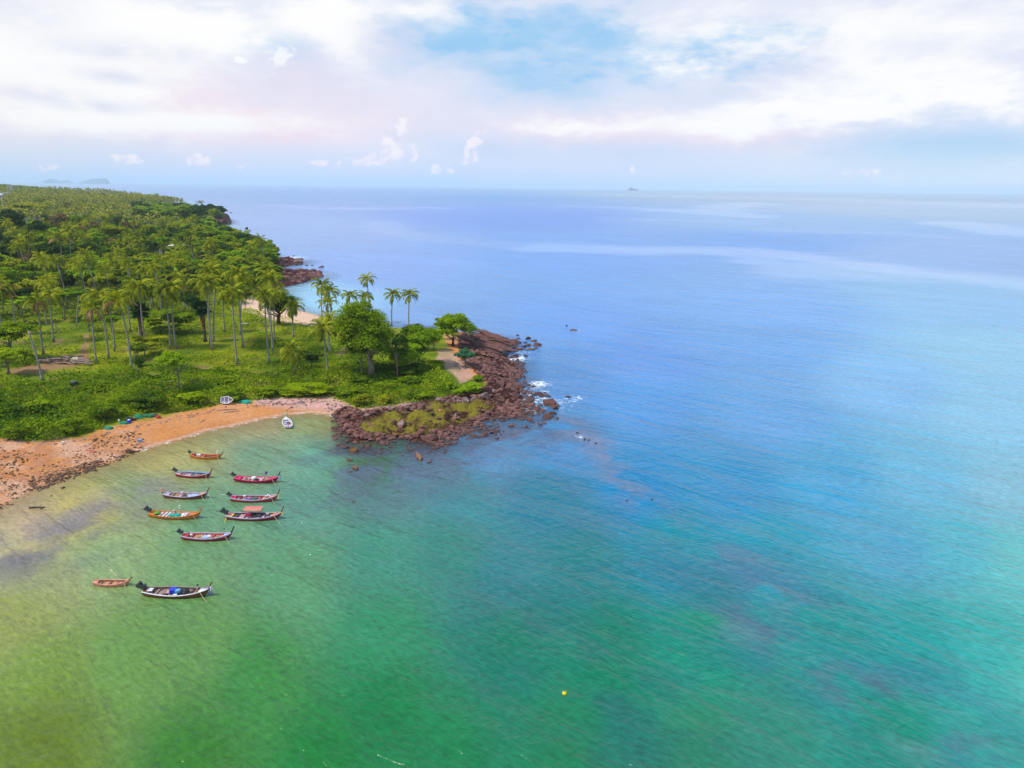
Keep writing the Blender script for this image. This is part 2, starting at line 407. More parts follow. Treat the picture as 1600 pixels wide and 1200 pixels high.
# subdivide with small natural wiggle
def wiggle(P, step=2.2, amp=0.5, closed=True):
    out = []
    n = len(P)
    for i in range(n if closed else n - 1):
        a, b = P[i], P[(i + 1) % n]; L = np.linalg.norm(b - a); r = max(60, np.linalg.norm(a))
        k = int(min(30, max(1, L / (step * r / 150))))
        for j in range(k):
            t = j / k; p = a + (b - a) * t
            nn = np.array([-(b - a)[1], (b - a)[0]]) / max(L, 1e-6)
            p = p + nn * (fbm(p[0] * .22 * 150 / r, p[1] * .22 * 150 / r, 5) - 0.5) * 2 * amp * r / 150
            out.append(p)
    return np.array(out)
coastw = wiggle(coast, 3.0, 1.3)

def inpoly(x, y, P):
    x = np.asarray(x); y = np.asarray(y); c = np.zeros(x.shape, bool); n = len(P); j = n - 1
    for i in range(n):
        xi, yi = P[i]; xj, yj = P[j]
        if yi != yj:
            c ^= ((yi > y) != (yj > y)) & (x < (xj - xi) * (y - yi) / (yj - yi) + xi)
        j = i
    return c
def pdist(x, y, P, closed=True):
    x = np.asarray(x, float); y = np.asarray(y, float); d = np.full(x.shape, 1e18); n = len(P)
    for i in range(n if closed else n - 1):
        a = P[i]; b = P[(i + 1) % n]; ab = b - a; L2 = max(ab @ ab, 1e-9)
        t = np.clip(((x - a[0]) * ab[0] + (y - a[1]) * ab[1]) / L2, 0, 1)
        d = np.minimum(d, (x - a[0] - t * ab[0]) ** 2 + (y - a[1] - t * ab[1]) ** 2)
    return np.sqrt(d)
def sdist(x, y):
    d = pdist(x, y, coastw); return np.where(inpoly(x, y, coastw), d, -d)

HEAD = np.array([at(px, py)[:2] for px, py in [(735, 560), (770, 575), (775, 615), (740, 640)]])
def elev(x, y, d=None):
    x = np.asarray(x, float); y = np.asarray(y, float)
    if d is None: d = sdist(x, y)
    r = np.hypot(x, y)
    dp = np.maximum(d, 0)
    e = 2.3 * (1 - np.exp(-dp / 14)) + 1.9 * (1 - np.exp(-dp / 60))
    e += 8.5 * np.clip((r - 330) / 900, 0, 1) * np.clip(dp / 90, 0, 1) * (0.6 + 0.8 * fbm(x / 260, y / 260, 3))
    th = np.arctan2(x, y)
    e += 13 * np.clip((r - 1500) / 800, 0, 1) * np.clip(dp / 200, 0, 1) * np.clip((-th - 0.42) / 0.12, 0, 1)
    # headland rises in the east; sea cliffs on the far cape
    hd = np.hypot(x - HEAD[1][0], y - HEAD[1][1])
    e += np.exp(-(hd / 26) ** 2) * 1.4 * np.clip(dp / 5, 0, 1)
    cp_ = at(347, 348); cd = np.hypot((x - cp_[0]), (y - cp_[1]) * .55)
    e += np.exp(-(cd / 28) ** 2) * 11 * np.clip(dp / 3, 0, 1)
    e += (fbm(x / 9, y / 9, 11) - 0.5) * 0.7 * np.clip(dp / 12, 0, 1)
    sea = np.clip(d * 0.07, -4.0, 0)
    return np.where(d > 0, e, sea)
def ground(x, y): return float(elev(np.array([x]), np.array([y]))[0])
def ground_at(px, py):
    """point of the terrain seen at a pixel"""
    z = 2.0
    for _ in range(8):
        p = at(px, py, min(z, 40)); z = max(0.0, 0.5 * z + 0.5 * ground(p[0], p[1]))
    p = at(px, py, z); return np.array([p[0], p[1], z])

# --- polygons of ground cover, as seen on the ground
VEG_EDGE = [(-300, 720), (-60, 692), (0, 686), (40, 690), (95, 688), (125, 683), (165, 668), (205, 660), (250, 652), (290, 644), (330, 636), (362, 631), (400, 627), (440, 623),
            (500, 621), (535, 628), (562, 640), (600, 636), (640, 632), (690, 624), (715, 616), (735, 618), (757, 600), (752, 588), (722, 592)]
P_VEG = VEG_EDGE + [(712, 560), (700, 540), (690, 500), (560, 380), (300, 250), (-900, 250), (-900, 760)]
P_PATH = [(684, 548), (700, 545), (712, 556), (722, 572), (738, 582), (736, 590), (716, 599), (708, 590), (690, 574), (680, 562)]
P_PEBBLE = [(-300, 700), (0, 690), (60, 690), (130, 684), (175, 676), (215, 672), (235, 690), (218, 706), (180, 722), (120, 742), (60, 768), (0, 800), (-400, 960)]
P_WET = [(240, 690), (330, 664), (300, 672), (255, 690), (236, 700)]
P_ROCK = [(518, 648), (545, 636), (570, 642), (640, 634), (700, 620), (740, 614), (760, 600), (752, 586), (735, 575), (720, 566), (716, 540), (724, 512), (860, 500), (900, 700), (560, 730), (524, 700)]
P_PINKROCK = [(520, 620), (560, 638), (640, 630), (700, 622), (722, 612), (720, 632), (650, 640), (600, 652), (560, 658), (530, 645), (400, 632), (400, 624)]
P_MOSS = [(562, 664), (590, 647), (640, 638), (700, 630), (750, 627), (772, 636), (750, 652), (700, 668), (660, 678), (625, 679), (600, 685), (580, 682), (566, 674)]
P_COVE = [(376, 462), (402, 464), (436, 474), (470, 486), (500, 490), (500, 512), (478, 508), (430, 502), (396, 490), (376, 484)]
P_DIRT = [(130, 522), (138, 520), (142, 556), (120, 574), (50, 584), (10, 586), (12, 580), (70, 566), (128, 554)]
P_GRASS = [(120, 540), (190, 470), (300, 470), (400, 480), (480, 505), (560, 540), (640, 560), (690, 590), (560, 590), (420, 580), (330, 572), (240, 580), (170, 590), (150, 570)]
P_FARROCK = [(425, 455), (505, 440), (505, 402), (425, 400)]
P_CAPE = [(322, 362), (372, 356), (364, 336), (335, 338), (330, 346)]

def polyw(px, py, P, soft):
    P = np.array(P, float); d = pdist(px, py, P); return np.clip(np.where(inpoly(px, py, P), d, -d) / soft + 0.5, 0, 1)

def polar_grid(ths, rs):
    T, R = np.meshgrid(ths, rs); x = R * np.sin(T); y = R * np.cos(T)
    nr, nt = len(rs), len(ths)
    i = np.arange(nr - 1)[:, None] * nt + np.arange(nt - 1)[None, :]
    f = np.stack([i, i + 1, i + 1 + nt, i + nt], -1).reshape(-1, 4)
    return x.ravel(), y.ravel(), f

def build_terrain():
    ths = np.radians(np.concatenate([np.linspace(-75, -40, 22)[:-1], np.linspace(-40, 3, 520)]))
    rs = np.concatenate([60 * (470 / 60.) ** np.linspace(0, 1, 430)[:-1], 470 * (4200 / 470.) ** np.linspace(0, 1, 130)])
    x, y, f = polar_grid(ths, rs)
    d = sdist(x, y)
    keep = d > -40
    z = elev(x, y, d)
    px, py, w = project(np.stack([x, y, z], 1))
    n1 = fbm(x / 3.5, y / 3.5, 21, 5); n2 = fbm(x / 14, y / 14, 31, 4); n3 = fbm(x / 1.1, y / 1.1, 41, 3)
    jx, jy = (n2 - .5) * 16, (n1 - .5) * 9
    qx, qy = px + jx, py + jy
    grassA = np.array([0.09, 0.15, 0.003]); grassB = np.array([0.27, 0.29, 0.006]); dry = np.array([0.24, 0.20, 0.03])
    t = np.clip((n2 - .35) * 3, 0, 1)[:, None]; t2 = np.clip((n1 - .52) * 4, 0, 1)[:, None]
    c = grassA * (1 - t) + grassB * t; c = c * (1 - .45 * t2) + dry * .45 * t2
    def over(c, wgt, col): wgt = wgt[:, None]; return c * (1 - wgt) + np.asarray(col) * wgt
    under = np.clip(polyw(qx, qy, P_VEG, 6), 0, 1)
    sand = 1 - under
    far = np.hypot(x, y) > 330
    sandc = lin(226, 150, 88) * np.ones((len(x), 3)) * 0.80
    sandc = sandc * (0.86 + 0.28 * n1[:, None])
    sandc = over(sandc, np.clip((n2 - .5) * 5, 0, 1) * .35, np.array(lin(234, 184, 144)) * .8)
    c = over(c, np.where(far, 0, sand), (0, 0, 0)) + sandc * np.where(far, 0, sand)[:, None]
    woods = np.clip((np.hypot(x, y) - 300) / 60, 0, 1) * np.clip(.4 + n2, 0, 1)
    c = over(c, woods, (0.05, 0.07, 0.015))
    wD = polyw(qx, qy, P_DIRT, 4); c = over(c, wD * .9, (0.32, 0.17, 0.09))
    spots = np.clip((fbm(x / 4, y / 4, 77) - .64) * 12, 0, 1) * under; c = over(c, spots * .7, (0.24, 0.14, 0.07))
    wP = polyw(qx, qy, P_PATH, 3); c = over(c, wP * (.55 + .45 * np.clip((n1 - .3) * 3, 0, 1)), np.array(lin(214, 166, 142)) * .8)
    wpk = polyw(qx, qy, P_PINKROCK, 6) * (1 - np.where(far, 1, 0)); c = over(c, wpk * np.clip(.3 + n1, 0, 1), lin(205, 160, 150))
    wpe = polyw(qx, qy, P_PEBBLE, 10) * sand; pe = np.clip((n3 - .42) * 6, 0, 1)
    c = over(c, wpe * pe * .75, lin(186, 128, 96)); c = over(c, wpe * np.clip((n1 - .5) * 6, 0, 1) * .7, lin(214, 170, 140))
    wR = polyw(qx, qy, P_ROCK, 5) * (px > 515)
    rk = np.array(lin(104, 62, 52)) * (.35 + 1.1 * n3[:, None]); 
    c = c * (1 - wR[:, None]) + rk * wR[:, None]
    wM = polyw(qx, qy, P_MOSS, 9) * np.clip((fbm(x / 1.6, y / 1.6, 57, 5) - .28) * 5, 0, 1)
    c = over(c, wM * .95, np.array([0.23, 0.19, 0.018]))
    wC = polyw(px + jx * .15, py + jy * .3, P_COVE, 2); c = over(c, wC, np.array(lin(240, 198, 168)) * .85)
    wF = np.clip(polyw(px, py, P_FARROCK, 2) + polyw(px, py, P_CAPE, 2), 0, 1); c = c * (1 - wF[:, None]) + np.array(lin(118, 70, 70)) * (.25 + 1.3 * fbm(x / 2.5, y / 2.5, 43, 4)[:, None]) * wF[:, None]
    # wet sand beside the water and pale swash rim
    wetw = np.clip(1 - d / 2.2, 0, 1) * (d > -3) * (1 - wR) * (px > 215) * (px < 530) * (np.hypot(x, y) < 300)
    c = over(c, wetw * .55, np.array(lin(206, 138, 84)) * .7)
    c = over(c, np.clip(1 - np.abs(d - .3) / .5, 0, 1) * (1 - wR) * (px > 200) * (~far) * .55, lin(226, 196, 186))
    # seabed
    sb = np.clip(-d / 3, 0, 1); bed = np.array([.40, .33, .23]) * np.ones((len(x), 3))
    rb = np.clip(polyw(px, py, [(520, 650), (560, 630), (900, 600), (900, 720), (700, 760), (540, 770)], 20), 0, 1)
    bed = over(bed, rb * .85, (0.10, 0.06, 0.06)); c = c * (1 - sb[:, None]) + bed * sb[:, None]
    # relief: rubble on rock, hummocks on grass
    z = z + wR * (d > 0) * ((n3 - .45) * 1.1 + (n1 - .5) * 2.2) * np.clip(d / 3, 0.15, 1)
    z = z + wF * (d > 0) * ((n3 - .4) * 2.0 + (fbm(x / 5, y / 5, 45, 4) - .4) * 3.2)
    z = z + wpe * (d > 0.6) * (n3 - .5) * .35
    z = np.where(d > 0.15, np.maximum(z, .03), np.minimum(z, -.02) if False else z)
    bumpy = np.clip(wR * (1 - .85 * wM) + wF + .05 * wpe, 0, 1)
    ok = keep[f].any(1); f = f[ok]
    used = np.zeros(len(x), bool); used[f.ravel()] = True; mp = np.cumsum(used) - 1
    me = mesh_np('terrain', np.stack([x, y, z], 1)[used], mp[f], 'terrain', smooth=True, attrs={'ground': np.clip(c, .002, 1)[used], 'rocky': bumpy[used]})
    o = link('terrain', me); tag(o, 'green headland with orange sand beach and red rock shore', kind='structure')

g, out = newmat('terrain')
ga = g.node('ShaderNodeAttribute', attribute_name='ground').outputs['Color']
gr = g.node('ShaderNodeAttribute', attribute_name='rocky').outputs['Fac']
pos = g.node('ShaderNodeNewGeometry').outputs['Position']
n = g.noise(pos, 1.6, 5, 0.7); n2 = g.noise(pos, 7.0, 3, 0.7)
k = g.m('MULTIPLY_ADD', n, 0.9, g.m('MULTIPLY', n2, 0.55))
kk = g.ramp(k, 0.35, 1.1, 0.55, 1.45, False)
colr = g.node('ShaderNodeVectorMath', {0: ga, 3: kk}, operation='SCALE').outputs[0]
spk = g.m('MULTIPLY', g.ramp(n2, 0.62, 0.74), 0.35)
colr = g.mix(spk, colr, (0.06, 0.04, 0.03))
wv_ = g.node('ShaderNodeVectorMath', {0: g.noise(pos, .8, 3, .6, out=1), 3: 1.4}, operation='SCALE').outputs[0]
pv = g.node('ShaderNodeVectorMath', {0: pos, 1: wv_}, operation='ADD').outputs[0]
vo = g.node('ShaderNodeTexVoronoi', {'Vector': pv, 'Scale': 0.75}, feature='DISTANCE_TO_EDGE').outputs['Distance']
vo2 = g.node('ShaderNodeTexVoronoi', {'Vector': pv, 'Scale': 2.1}, feature='DISTANCE_TO_EDGE').outputs['Distance']
crack = g.m('MINIMUM', g.ramp(vo, 0.0, 0.10), g.m('MULTIPLY_ADD', g.ramp(vo2, 0.0, 0.10), .6, .4))
crk = g.m('MULTIPLY_ADD', gr, g.m('SUBTRACT', crack, 1.0), 1.0)
colr = g.mix(g.m('MULTIPLY', g.m('SUBTRACT', 1.0, crk), 0.85), colr, (0.02, 0.012, 0.011))
finish(g, out, colr, 0.95, g.m('ADD', g.m('MULTIPLY', crk, 1.4), g.m('ADD', g.m('MULTIPLY', n, 0.8), g.m('MULTIPLY', n2, 0.3))), 0.1, bd=0.35)
build_terrain()

# ------------------------------------------------------------------ the sea
# seen water colour (depth, sand, silt, reefs below, mirrored sky) at places on the bay
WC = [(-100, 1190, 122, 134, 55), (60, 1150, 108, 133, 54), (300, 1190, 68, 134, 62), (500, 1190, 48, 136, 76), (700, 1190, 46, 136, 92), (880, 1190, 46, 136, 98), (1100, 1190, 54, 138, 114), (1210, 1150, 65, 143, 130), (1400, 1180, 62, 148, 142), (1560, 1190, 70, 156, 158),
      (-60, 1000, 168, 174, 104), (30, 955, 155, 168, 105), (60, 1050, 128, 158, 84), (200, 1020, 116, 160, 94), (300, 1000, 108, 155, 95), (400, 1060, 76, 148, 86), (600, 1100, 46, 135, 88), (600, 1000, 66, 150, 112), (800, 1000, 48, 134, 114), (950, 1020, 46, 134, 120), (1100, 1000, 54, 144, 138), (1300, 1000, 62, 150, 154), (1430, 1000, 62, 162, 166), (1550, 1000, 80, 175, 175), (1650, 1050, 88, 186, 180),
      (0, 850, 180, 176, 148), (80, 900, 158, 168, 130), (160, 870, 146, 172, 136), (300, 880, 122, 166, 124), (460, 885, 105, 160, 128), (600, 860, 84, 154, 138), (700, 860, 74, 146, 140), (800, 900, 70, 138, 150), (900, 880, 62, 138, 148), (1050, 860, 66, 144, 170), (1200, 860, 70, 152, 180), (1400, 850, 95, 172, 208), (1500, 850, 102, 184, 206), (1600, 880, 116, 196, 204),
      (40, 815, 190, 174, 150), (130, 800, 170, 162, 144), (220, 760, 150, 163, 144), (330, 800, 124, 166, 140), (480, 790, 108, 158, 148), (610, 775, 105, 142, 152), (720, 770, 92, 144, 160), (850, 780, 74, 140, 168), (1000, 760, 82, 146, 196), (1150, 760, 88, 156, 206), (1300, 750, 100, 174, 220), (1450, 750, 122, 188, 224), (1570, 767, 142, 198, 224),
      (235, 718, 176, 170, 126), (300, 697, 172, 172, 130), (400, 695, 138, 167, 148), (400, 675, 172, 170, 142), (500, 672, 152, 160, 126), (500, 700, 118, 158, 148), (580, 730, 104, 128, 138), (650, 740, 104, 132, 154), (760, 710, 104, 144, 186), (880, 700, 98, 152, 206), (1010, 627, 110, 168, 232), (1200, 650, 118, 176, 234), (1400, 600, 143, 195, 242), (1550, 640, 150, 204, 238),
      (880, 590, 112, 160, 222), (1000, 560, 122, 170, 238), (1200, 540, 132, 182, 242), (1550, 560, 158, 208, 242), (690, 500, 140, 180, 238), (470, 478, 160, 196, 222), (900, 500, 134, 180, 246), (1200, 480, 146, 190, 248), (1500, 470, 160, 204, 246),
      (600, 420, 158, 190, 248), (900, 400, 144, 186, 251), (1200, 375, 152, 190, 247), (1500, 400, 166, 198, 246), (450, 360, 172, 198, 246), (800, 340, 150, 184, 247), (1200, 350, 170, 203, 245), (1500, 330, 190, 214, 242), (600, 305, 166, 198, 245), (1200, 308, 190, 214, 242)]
BODY = [[122.5, 149.9, 15.9], [92.9, 133.9, 2.0], [28.7, 140.2, 8.9], [8.6, 148.4, 22.0], [8.3, 148.5, 43.0], [8.3, 159.6, 43.6], [17.7, 159.2, 71.3], [18.1, 169.4, 104.2], [3.4, 173.8, 103.3], [16.9, 219.5, 169.7], [250.5, 269.1, 78.4], [213.8, 232.6, 40.2], [140.5, 217.4, 18.1], [108.2, 217.3, 33.3], [95.9, 211.7, 40.4], [32.9, 173.3, 26.2], [5.2, 136.9, 32.4], [19.4, 188.0, 67.6], [3.8, 139.0, 70.8], [2.0, 147.5, 68.6], [2.0, 185.3, 103.0], [9.9, 192.9, 166.9], [7.6, 222.5, 196.6], [23.7, 284.5, 240.8], [67.9, 367.6, 279.2], [393.1, 335.8, 144.0], [234.8, 245.2, 84.1], [204.7, 302.0, 108.9], [120.5, 239.8, 82.0], [77.7, 224.9, 91.7], [38.8, 205.3, 122.2], [22.5, 156.8, 109.6], [22.7, 152.4, 158.7], [8.2, 139.8, 133.9], [2.0, 180.9, 215.7], [10.3, 206.8, 259.9], [48.6, 245.4, 341.2], [54.4, 295.4, 331.1], [91.3, 361.4, 329.0], [402.5, 270.7, 133.7], [408.7, 320.9, 52.9], [158.1, 233.2, 85.0], [108.9, 234.9, 111.8], [80.8, 219.3, 142.5], [68.8, 149.7, 142.6], [27.5, 170.0, 179.3], [6.8, 133.1, 176.3], [2.0, 161.8, 328.3], [11.9, 182.5, 333.8], [32.0, 248.7, 401.9], [94.0, 322.7, 439.4], [150.3, 337.5, 393.3], [367.7, 288.0, 74.2], [310.6, 279.9, 83.4], [57.0, 202.3, 123.9], [389.5, 281.7, 108.9], [282.6, 283.3, 76.8], [79.5, 291.9, 198.1], [36.5, 102.3, 28.0], [50.3, 145.0, 169.3], [66.0, 178.2, 308.9], [31.0, 172.9, 354.4], [42.6, 217.0, 472.9], [75.0, 258.0, 490.3], [141.3, 347.1, 544.9], [174.7, 397.3, 510.6], [47.3, 180.1, 399.6], [61.5, 211.1, 498.4], [69.4, 240.8, 491.6], [189.8, 409.4, 527.9], [102.8, 245.1, 490.8], [208.6, 479.8, 644.1], [81.3, 244.2, 558.0], [91.9, 266.6, 543.4], [151.7, 341.4, 518.0], [114.5, 253.2, 555.9], [71.4, 228.6, 549.2], [31.1, 200.2, 510.2], [141.0, 267.2, 494.4], [134.2, 256.7, 506.6], [38.4, 162.8, 514.7], [109.7, 266.5, 469.9], [216.9, 315.0, 416.0], [12.0, 177.5, 441.9], [160.6, 234.3, 309.3]]  # fitted to those seen colours, so differences in mirrored sky go into body colour
def polar_key(x, y):
    r = np.maximum(np.hypot(x, y), 20); return np.stack([np.degrees(np.arctan2(x, y)) / 1.0, np.log(r) * 26.0], -1)
def build_sea():
    ths = np.radians(np.concatenate([np.linspace(-180, -42, 24)[:-1], np.linspace(-42, 42, 360), np.linspace(42, 180, 24)[1:]]))
    rs = np.concatenate([[1.0, 10, 22], 32 * (700 / 32.) ** np.linspace(0, 1, 400)[:-1], 700 * (90000 / 700.) ** np.linspace(0, 1, 110)])
    x, y, f = polar_grid(ths, rs)
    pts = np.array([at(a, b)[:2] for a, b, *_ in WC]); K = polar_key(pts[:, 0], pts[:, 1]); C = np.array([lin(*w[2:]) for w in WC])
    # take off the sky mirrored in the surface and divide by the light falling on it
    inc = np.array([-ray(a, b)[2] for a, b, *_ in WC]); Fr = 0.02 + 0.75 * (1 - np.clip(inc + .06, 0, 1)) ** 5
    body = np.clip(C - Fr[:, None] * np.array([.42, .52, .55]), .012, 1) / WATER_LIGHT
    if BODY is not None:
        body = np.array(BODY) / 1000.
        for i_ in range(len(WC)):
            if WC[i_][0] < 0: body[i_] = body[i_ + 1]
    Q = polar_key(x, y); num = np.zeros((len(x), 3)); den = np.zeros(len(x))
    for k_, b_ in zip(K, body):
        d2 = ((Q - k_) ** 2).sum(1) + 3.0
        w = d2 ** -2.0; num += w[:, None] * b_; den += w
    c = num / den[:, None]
    px, py, w = project(np.stack([x, y, np.zeros_like(x)], 1))
    infront = y > 1
    d = -pdist(x, y, coastw) ; d = np.where(inpoly(x, y, coastw), -d, d)      # negative = water
    near = np.hypot(x, y) < 1200
    # reefs and boulders under the surface
    n = fbm(x / 5, y / 5, 91, 5); n2 = fbm(x / 1.8, y / 1.8, 93, 4)
    def reef(c, P, wid, k, col, noisy=1.0):
        P2 = np.array([at(a, b)[:2] for a, b in P]); dd = pdist(x, y, P2, False)
        m_ = np.clip(1 - dd / wid, 0, 1) * np.clip((n - .42) * 6 * noisy + (1 - noisy), 0, 1) * infront
        return c * (1 - (m_ * k)[:, None]) + np.array(col) * (m_ * k)[:, None]
    dk = (.055, .085, .10)
    c = reef(c, [(30, 870), (90, 852), (135, 825)], 11, .85, (.10, .085, .12), .6); c = reef(c, [(60, 835), (160, 790), (235, 765)], 9, .6, (.20, .16, .17), .7)
    c = reef(c, [(545, 700), (600, 708), (700, 703), (780, 685), (850, 668)], 13, .92, (.055, .045, .075), .6); c = reef(c, [(560, 760), (650, 730), (700, 740)], 14, .6, (.075, .09, .12), .8)
    c = reef(c, [(550, 740), (620, 725), (720, 715), (820, 690), (880, 690)], 14, .45, (.09, .13, .20))
    c = reef(c, [(880, 660), (930, 690), (985, 770), (1040, 815)], 4.5, .8, (.12, .15, .24)); c = reef(c, [(1040, 830), (1150, 875), (1230, 930)], 4.5, .75, (.07, .14, .21))
    c = reef(c, [(1150, 960), (1220, 1000), (1270, 1030), (1330, 1080)], 3.4, .9, (.085, .115, .125)); c = reef(c, [(1380, 1075), (1440, 1120)], 3.2, .9, (.085, .10, .125)); c = reef(c, [(1490, 1140), (1560, 1180)], 3.2, .9, (.085, .10, .125))
    c = reef(c, [(1210, 930), (1225, 950)], 3, .5, (.12, .32, .22)); c = reef(c, [(1410, 1140), (1430, 1165)], 3, .5, (.12, .32, .2)); c = reef(c, [(1150, 985), (1160, 990)], 3, .5, (.12, .32, .22))
    c = reef(c, [(830, 980), (900, 1030), (960, 1100), (1000, 1170)], 14, .62, (.012, .11, .095), .8); c = reef(c, [(1180, 1010), (1100, 930), (1000, 860), (900, 780), (830, 740)], 11, .45, (.02, .11, .18), .8)
    c = reef(c, [(1500, 1150), (1400, 1060), (1300, 980), (1180, 900)], 13, .5, (.03, .12, .18), .8)
    c = reef(c, [(700, 512), (760, 520), (830, 545)], 8, .5, (.14, .17, .32)); c = reef(c, [(150, 1095), (200, 1100)], 4, .3, (.05, .10, .05))
    c *= (0.93 + .14 * fbm(x / 40, y / 40, 14, 4))[:, None]
    # calm slicks drawn out by the current on the open sea
    def streak(P, wpx):
        P2 = np.array([polar_key(*at(a, b)[:2]) for a, b in P]); dd = pdist(Q[:, 0], Q[:, 1] * 1.0, P2, False); return np.clip(1 - dd / wpx, 0, 1)
    sl = np.zeros(len(x)); nz = fbm(Q[:, 0] * .22 + 5, Q[:, 1] * 1.1, 61, 4)
    for P, wpx, a in [([(840, 387), (1000, 392), (1180, 394), (1300, 410), (1480, 432), (1640, 448)], 2.6, 1.), ([(1180, 402), (1220, 420), (1280, 412)], 3.0, .7), ([(1230, 425), (1400, 425), (1600, 440)], 3.6, .7),
                      ([(1040, 328), (1110, 331), (1170, 338), (1100, 332), (1170, 318)], 3.0, .9), ([(1490, 350), (1600, 366)], 3.0, 1.), ([(540, 326), (690, 325)], 1.8, .7), ([(600, 350), (615, 365), (700, 375), (840, 388)], 2.2, .4),
                      ([(880, 322), (1000, 325)], 2, .6), ([(1000, 305), (1300, 312), (1600, 322)], 7, .8), ([(700, 302), (1000, 305)], 3, .5), ([(950, 342), (1150, 346)], 1.5, .4), ([(1200, 360), (1400, 366), (1500, 372)], 1.4, .4), ([(430, 322), (500, 326)], 2, .5)]:
        sl = np.maximum(sl, a * np.clip(streak(P, wpx) * 1.7 + (nz - .55) * 1.6, 0, 1) * (streak(P, wpx * 1.6) > 0))
    # foam where the swell breaks on rocks
    fo = np.zeros(len(x))
    for a, b, r_, k_ in [(842, 600, 3.4, .8), (848, 612, 2.4, .6), (835, 606, 3, .6), (826, 634, 6, .6), (815, 628, 6, .5), (868, 630, 5, .5), (872, 640, 4, .4), (888, 626, 4, .5), (903, 622, 3, .5), (808, 560, 4, .8), (800, 556, 3, .7), (815, 550, 4, .5), (806, 570, 4, .5),
                     (455, 403, 5, .7), (462, 407, 5, .6), (472, 401, 4, .4), (795, 535, 3, .5), (820, 615, 5, .6), (845, 625, 5, .6), (780, 660, 3, .4), (1000, 788, 1.2, .35), (905, 682, 2, .5), (898, 518, 2, .5), (795, 560, 3, .6), (802, 600, 3, .5), (812, 645, 4, .4), (500, 428, 7, .5), (490, 444, 6, .5)]:
        p = at(a, b); r_ *= max(1, np.hypot(p[0], p[1]) / 200); fo = np.maximum(fo, k_ * np.exp(-((x - p[0]) ** 2 + ((y - p[1]) * .8) ** 2) / r_ ** 2))
    fo = np.maximum(fo, .62 * np.exp(-((d + .5) / .7) ** 2) * (np.hypot(x, y) < 330) * (px > 215) * (px < 525))
    shore = np.clip(-d / np.where(np.hypot(x, y) < 330, 9.0, 14.0), 0, 1)
    ok = (d[f] < 14).any(1); f = f[ok]
    used = np.zeros(len(x), bool); used[f.ravel()] = True; mp = np.cumsum(used) - 1
    # faces of a full ring close exactly because first and last bearing coincide
    me = mesh_np('sea', np.stack([x, y, np.zeros_like(x)], 1)[used], mp[f], 'sea_water', smooth=True, attrs={'body': np.clip(c, .002, 1)[used], 'slick': sl[used], 'foam': fo[used], 'shore': shore[used]})
    tag(link('sea', me), 'shallow bay water turning from olive green to open blue sea', kind='structure')

WATER_LIGHT = 1.5
g, out = newmat('sea_water')
RC = at(640, 640)
A = lambda n_, o_='Fac': g.node('ShaderNodeAttribute', attribute_name=n_).outputs[o_]
body = A('body', 'Color'); slick = A('slick'); foam = A('foam'); shore = A('shore')
pos = g.node('ShaderNodeNewGeometry').outputs['Position']
sx = g.node('ShaderNodeSeparateXYZ', {0: pos}).outputs
def rot(a, kx, ky):
    ca, sa = math.cos(a), math.sin(a)
    u = g.m('MULTIPLY_ADD', sx[0], ca * kx, g.m('MULTIPLY', sx[1], sa * kx)); v = g.m('MULTIPLY_ADD', sx[0], -sa * ky, g.m('MULTIPLY', sx[1], ca * ky)); return g.vec(u, v, 0)
chop = g.noise(rot(-.6, .9, 2.1), 1.0, 3, 0.65, .3)
chop2 = g.noise(rot(.5, .22, .5), 1.0, 3, 0.6, .5)
swell = g.noise(rot(-.76, .018, .085), 1.0, 3, 0.5, 1.0)
swell2 = g.noise(rot(-.66, .07, .26), 1.0, 3, 0.55, 1.3)
h = g.m('ADD', g.m('MULTIPLY', chop, 0.11), g.m('ADD', g.m('MULTIPLY', chop2, 0.30), g.m('ADD', g.m('MULTIPLY', swell, 1.4), g.m('MULTIPLY', swell2, 0.65))))
dx_ = g.m('SUBTRACT', sx[0], RC[0]); dy_ = g.m('SUBTRACT', sx[1], RC[1])
rd = g.m('SQRT', g.m('ADD', g.m('MULTIPLY', dx_, dx_), g.m('MULTIPLY', dy_, dy_)))
rings = g.m('MULTIPLY', g.m('SINE', g.m('MULTIPLY_ADD', rd, 2.3, g.m('MULTIPLY', g.noise(rot(0, .05, .05), 1.0, 4, .6), 14.0))), g.m('MULTIPLY', g.ramp(rd, 62, 20, 0.0, 1.0), g.ramp(g.noise(rot(.3, .09, .09), 1.0, 3, .6), .42, .62)))
h = g.m('MULTIPLY_ADD', rings, 0.05, h)
calm = g.m('MULTIPLY_ADD', slick, -0.75, 1.0)
bn = g.node('ShaderNodeBump', {'Height': h, 'Distance': 1.0, 'Strength': g.m('MULTIPLY', calm, 0.9)})
# silt streaks, plus ripple, swell, ring and gust light-and-dark painted into body colour
v = g.m('MULTIPLY_ADD', g.m('SUBTRACT', g.noise(rot(-.5, .05, .22), 1.0, 5, .6), .5), 0.30, 1.0)
v = g.m('MULTIPLY_ADD', g.m('SUBTRACT', chop, .5), 1.15, v)
v = g.m('MULTIPLY_ADD', g.m('SUBTRACT', swell2, .5), 0.22, v)
v = g.m('MULTIPLY_ADD', rings, 0.07, v)
v = g.m('MULTIPLY_ADD', g.m('SUBTRACT', g.noise(rot(-.7, .008, .02), 1.0, 4, .6, 1.0), .5), 0.35, v)
bc = g.node('ShaderNodeVectorMath', {0: body, 3: v}, operation='SCALE').outputs[0]
bc = g.mix(g.m('MULTIPLY', slick, 0.17), bc, (0.62, 0.68, 0.82))  # slicks made paler: the brighter sky they mirror is painted into the colour
fn = g.noise(pos, 0.9, 5, 0.7); fn2 = g.noise(pos, 3.0, 3, .7)
fm = g.ramp(g.m('ADD', g.m('MULTIPLY', foam, 0.75), g.m('MULTIPLY_ADD', fn, 1.3, g.m('MULTIPLY', fn2, .6))), 1.25, 1.6)
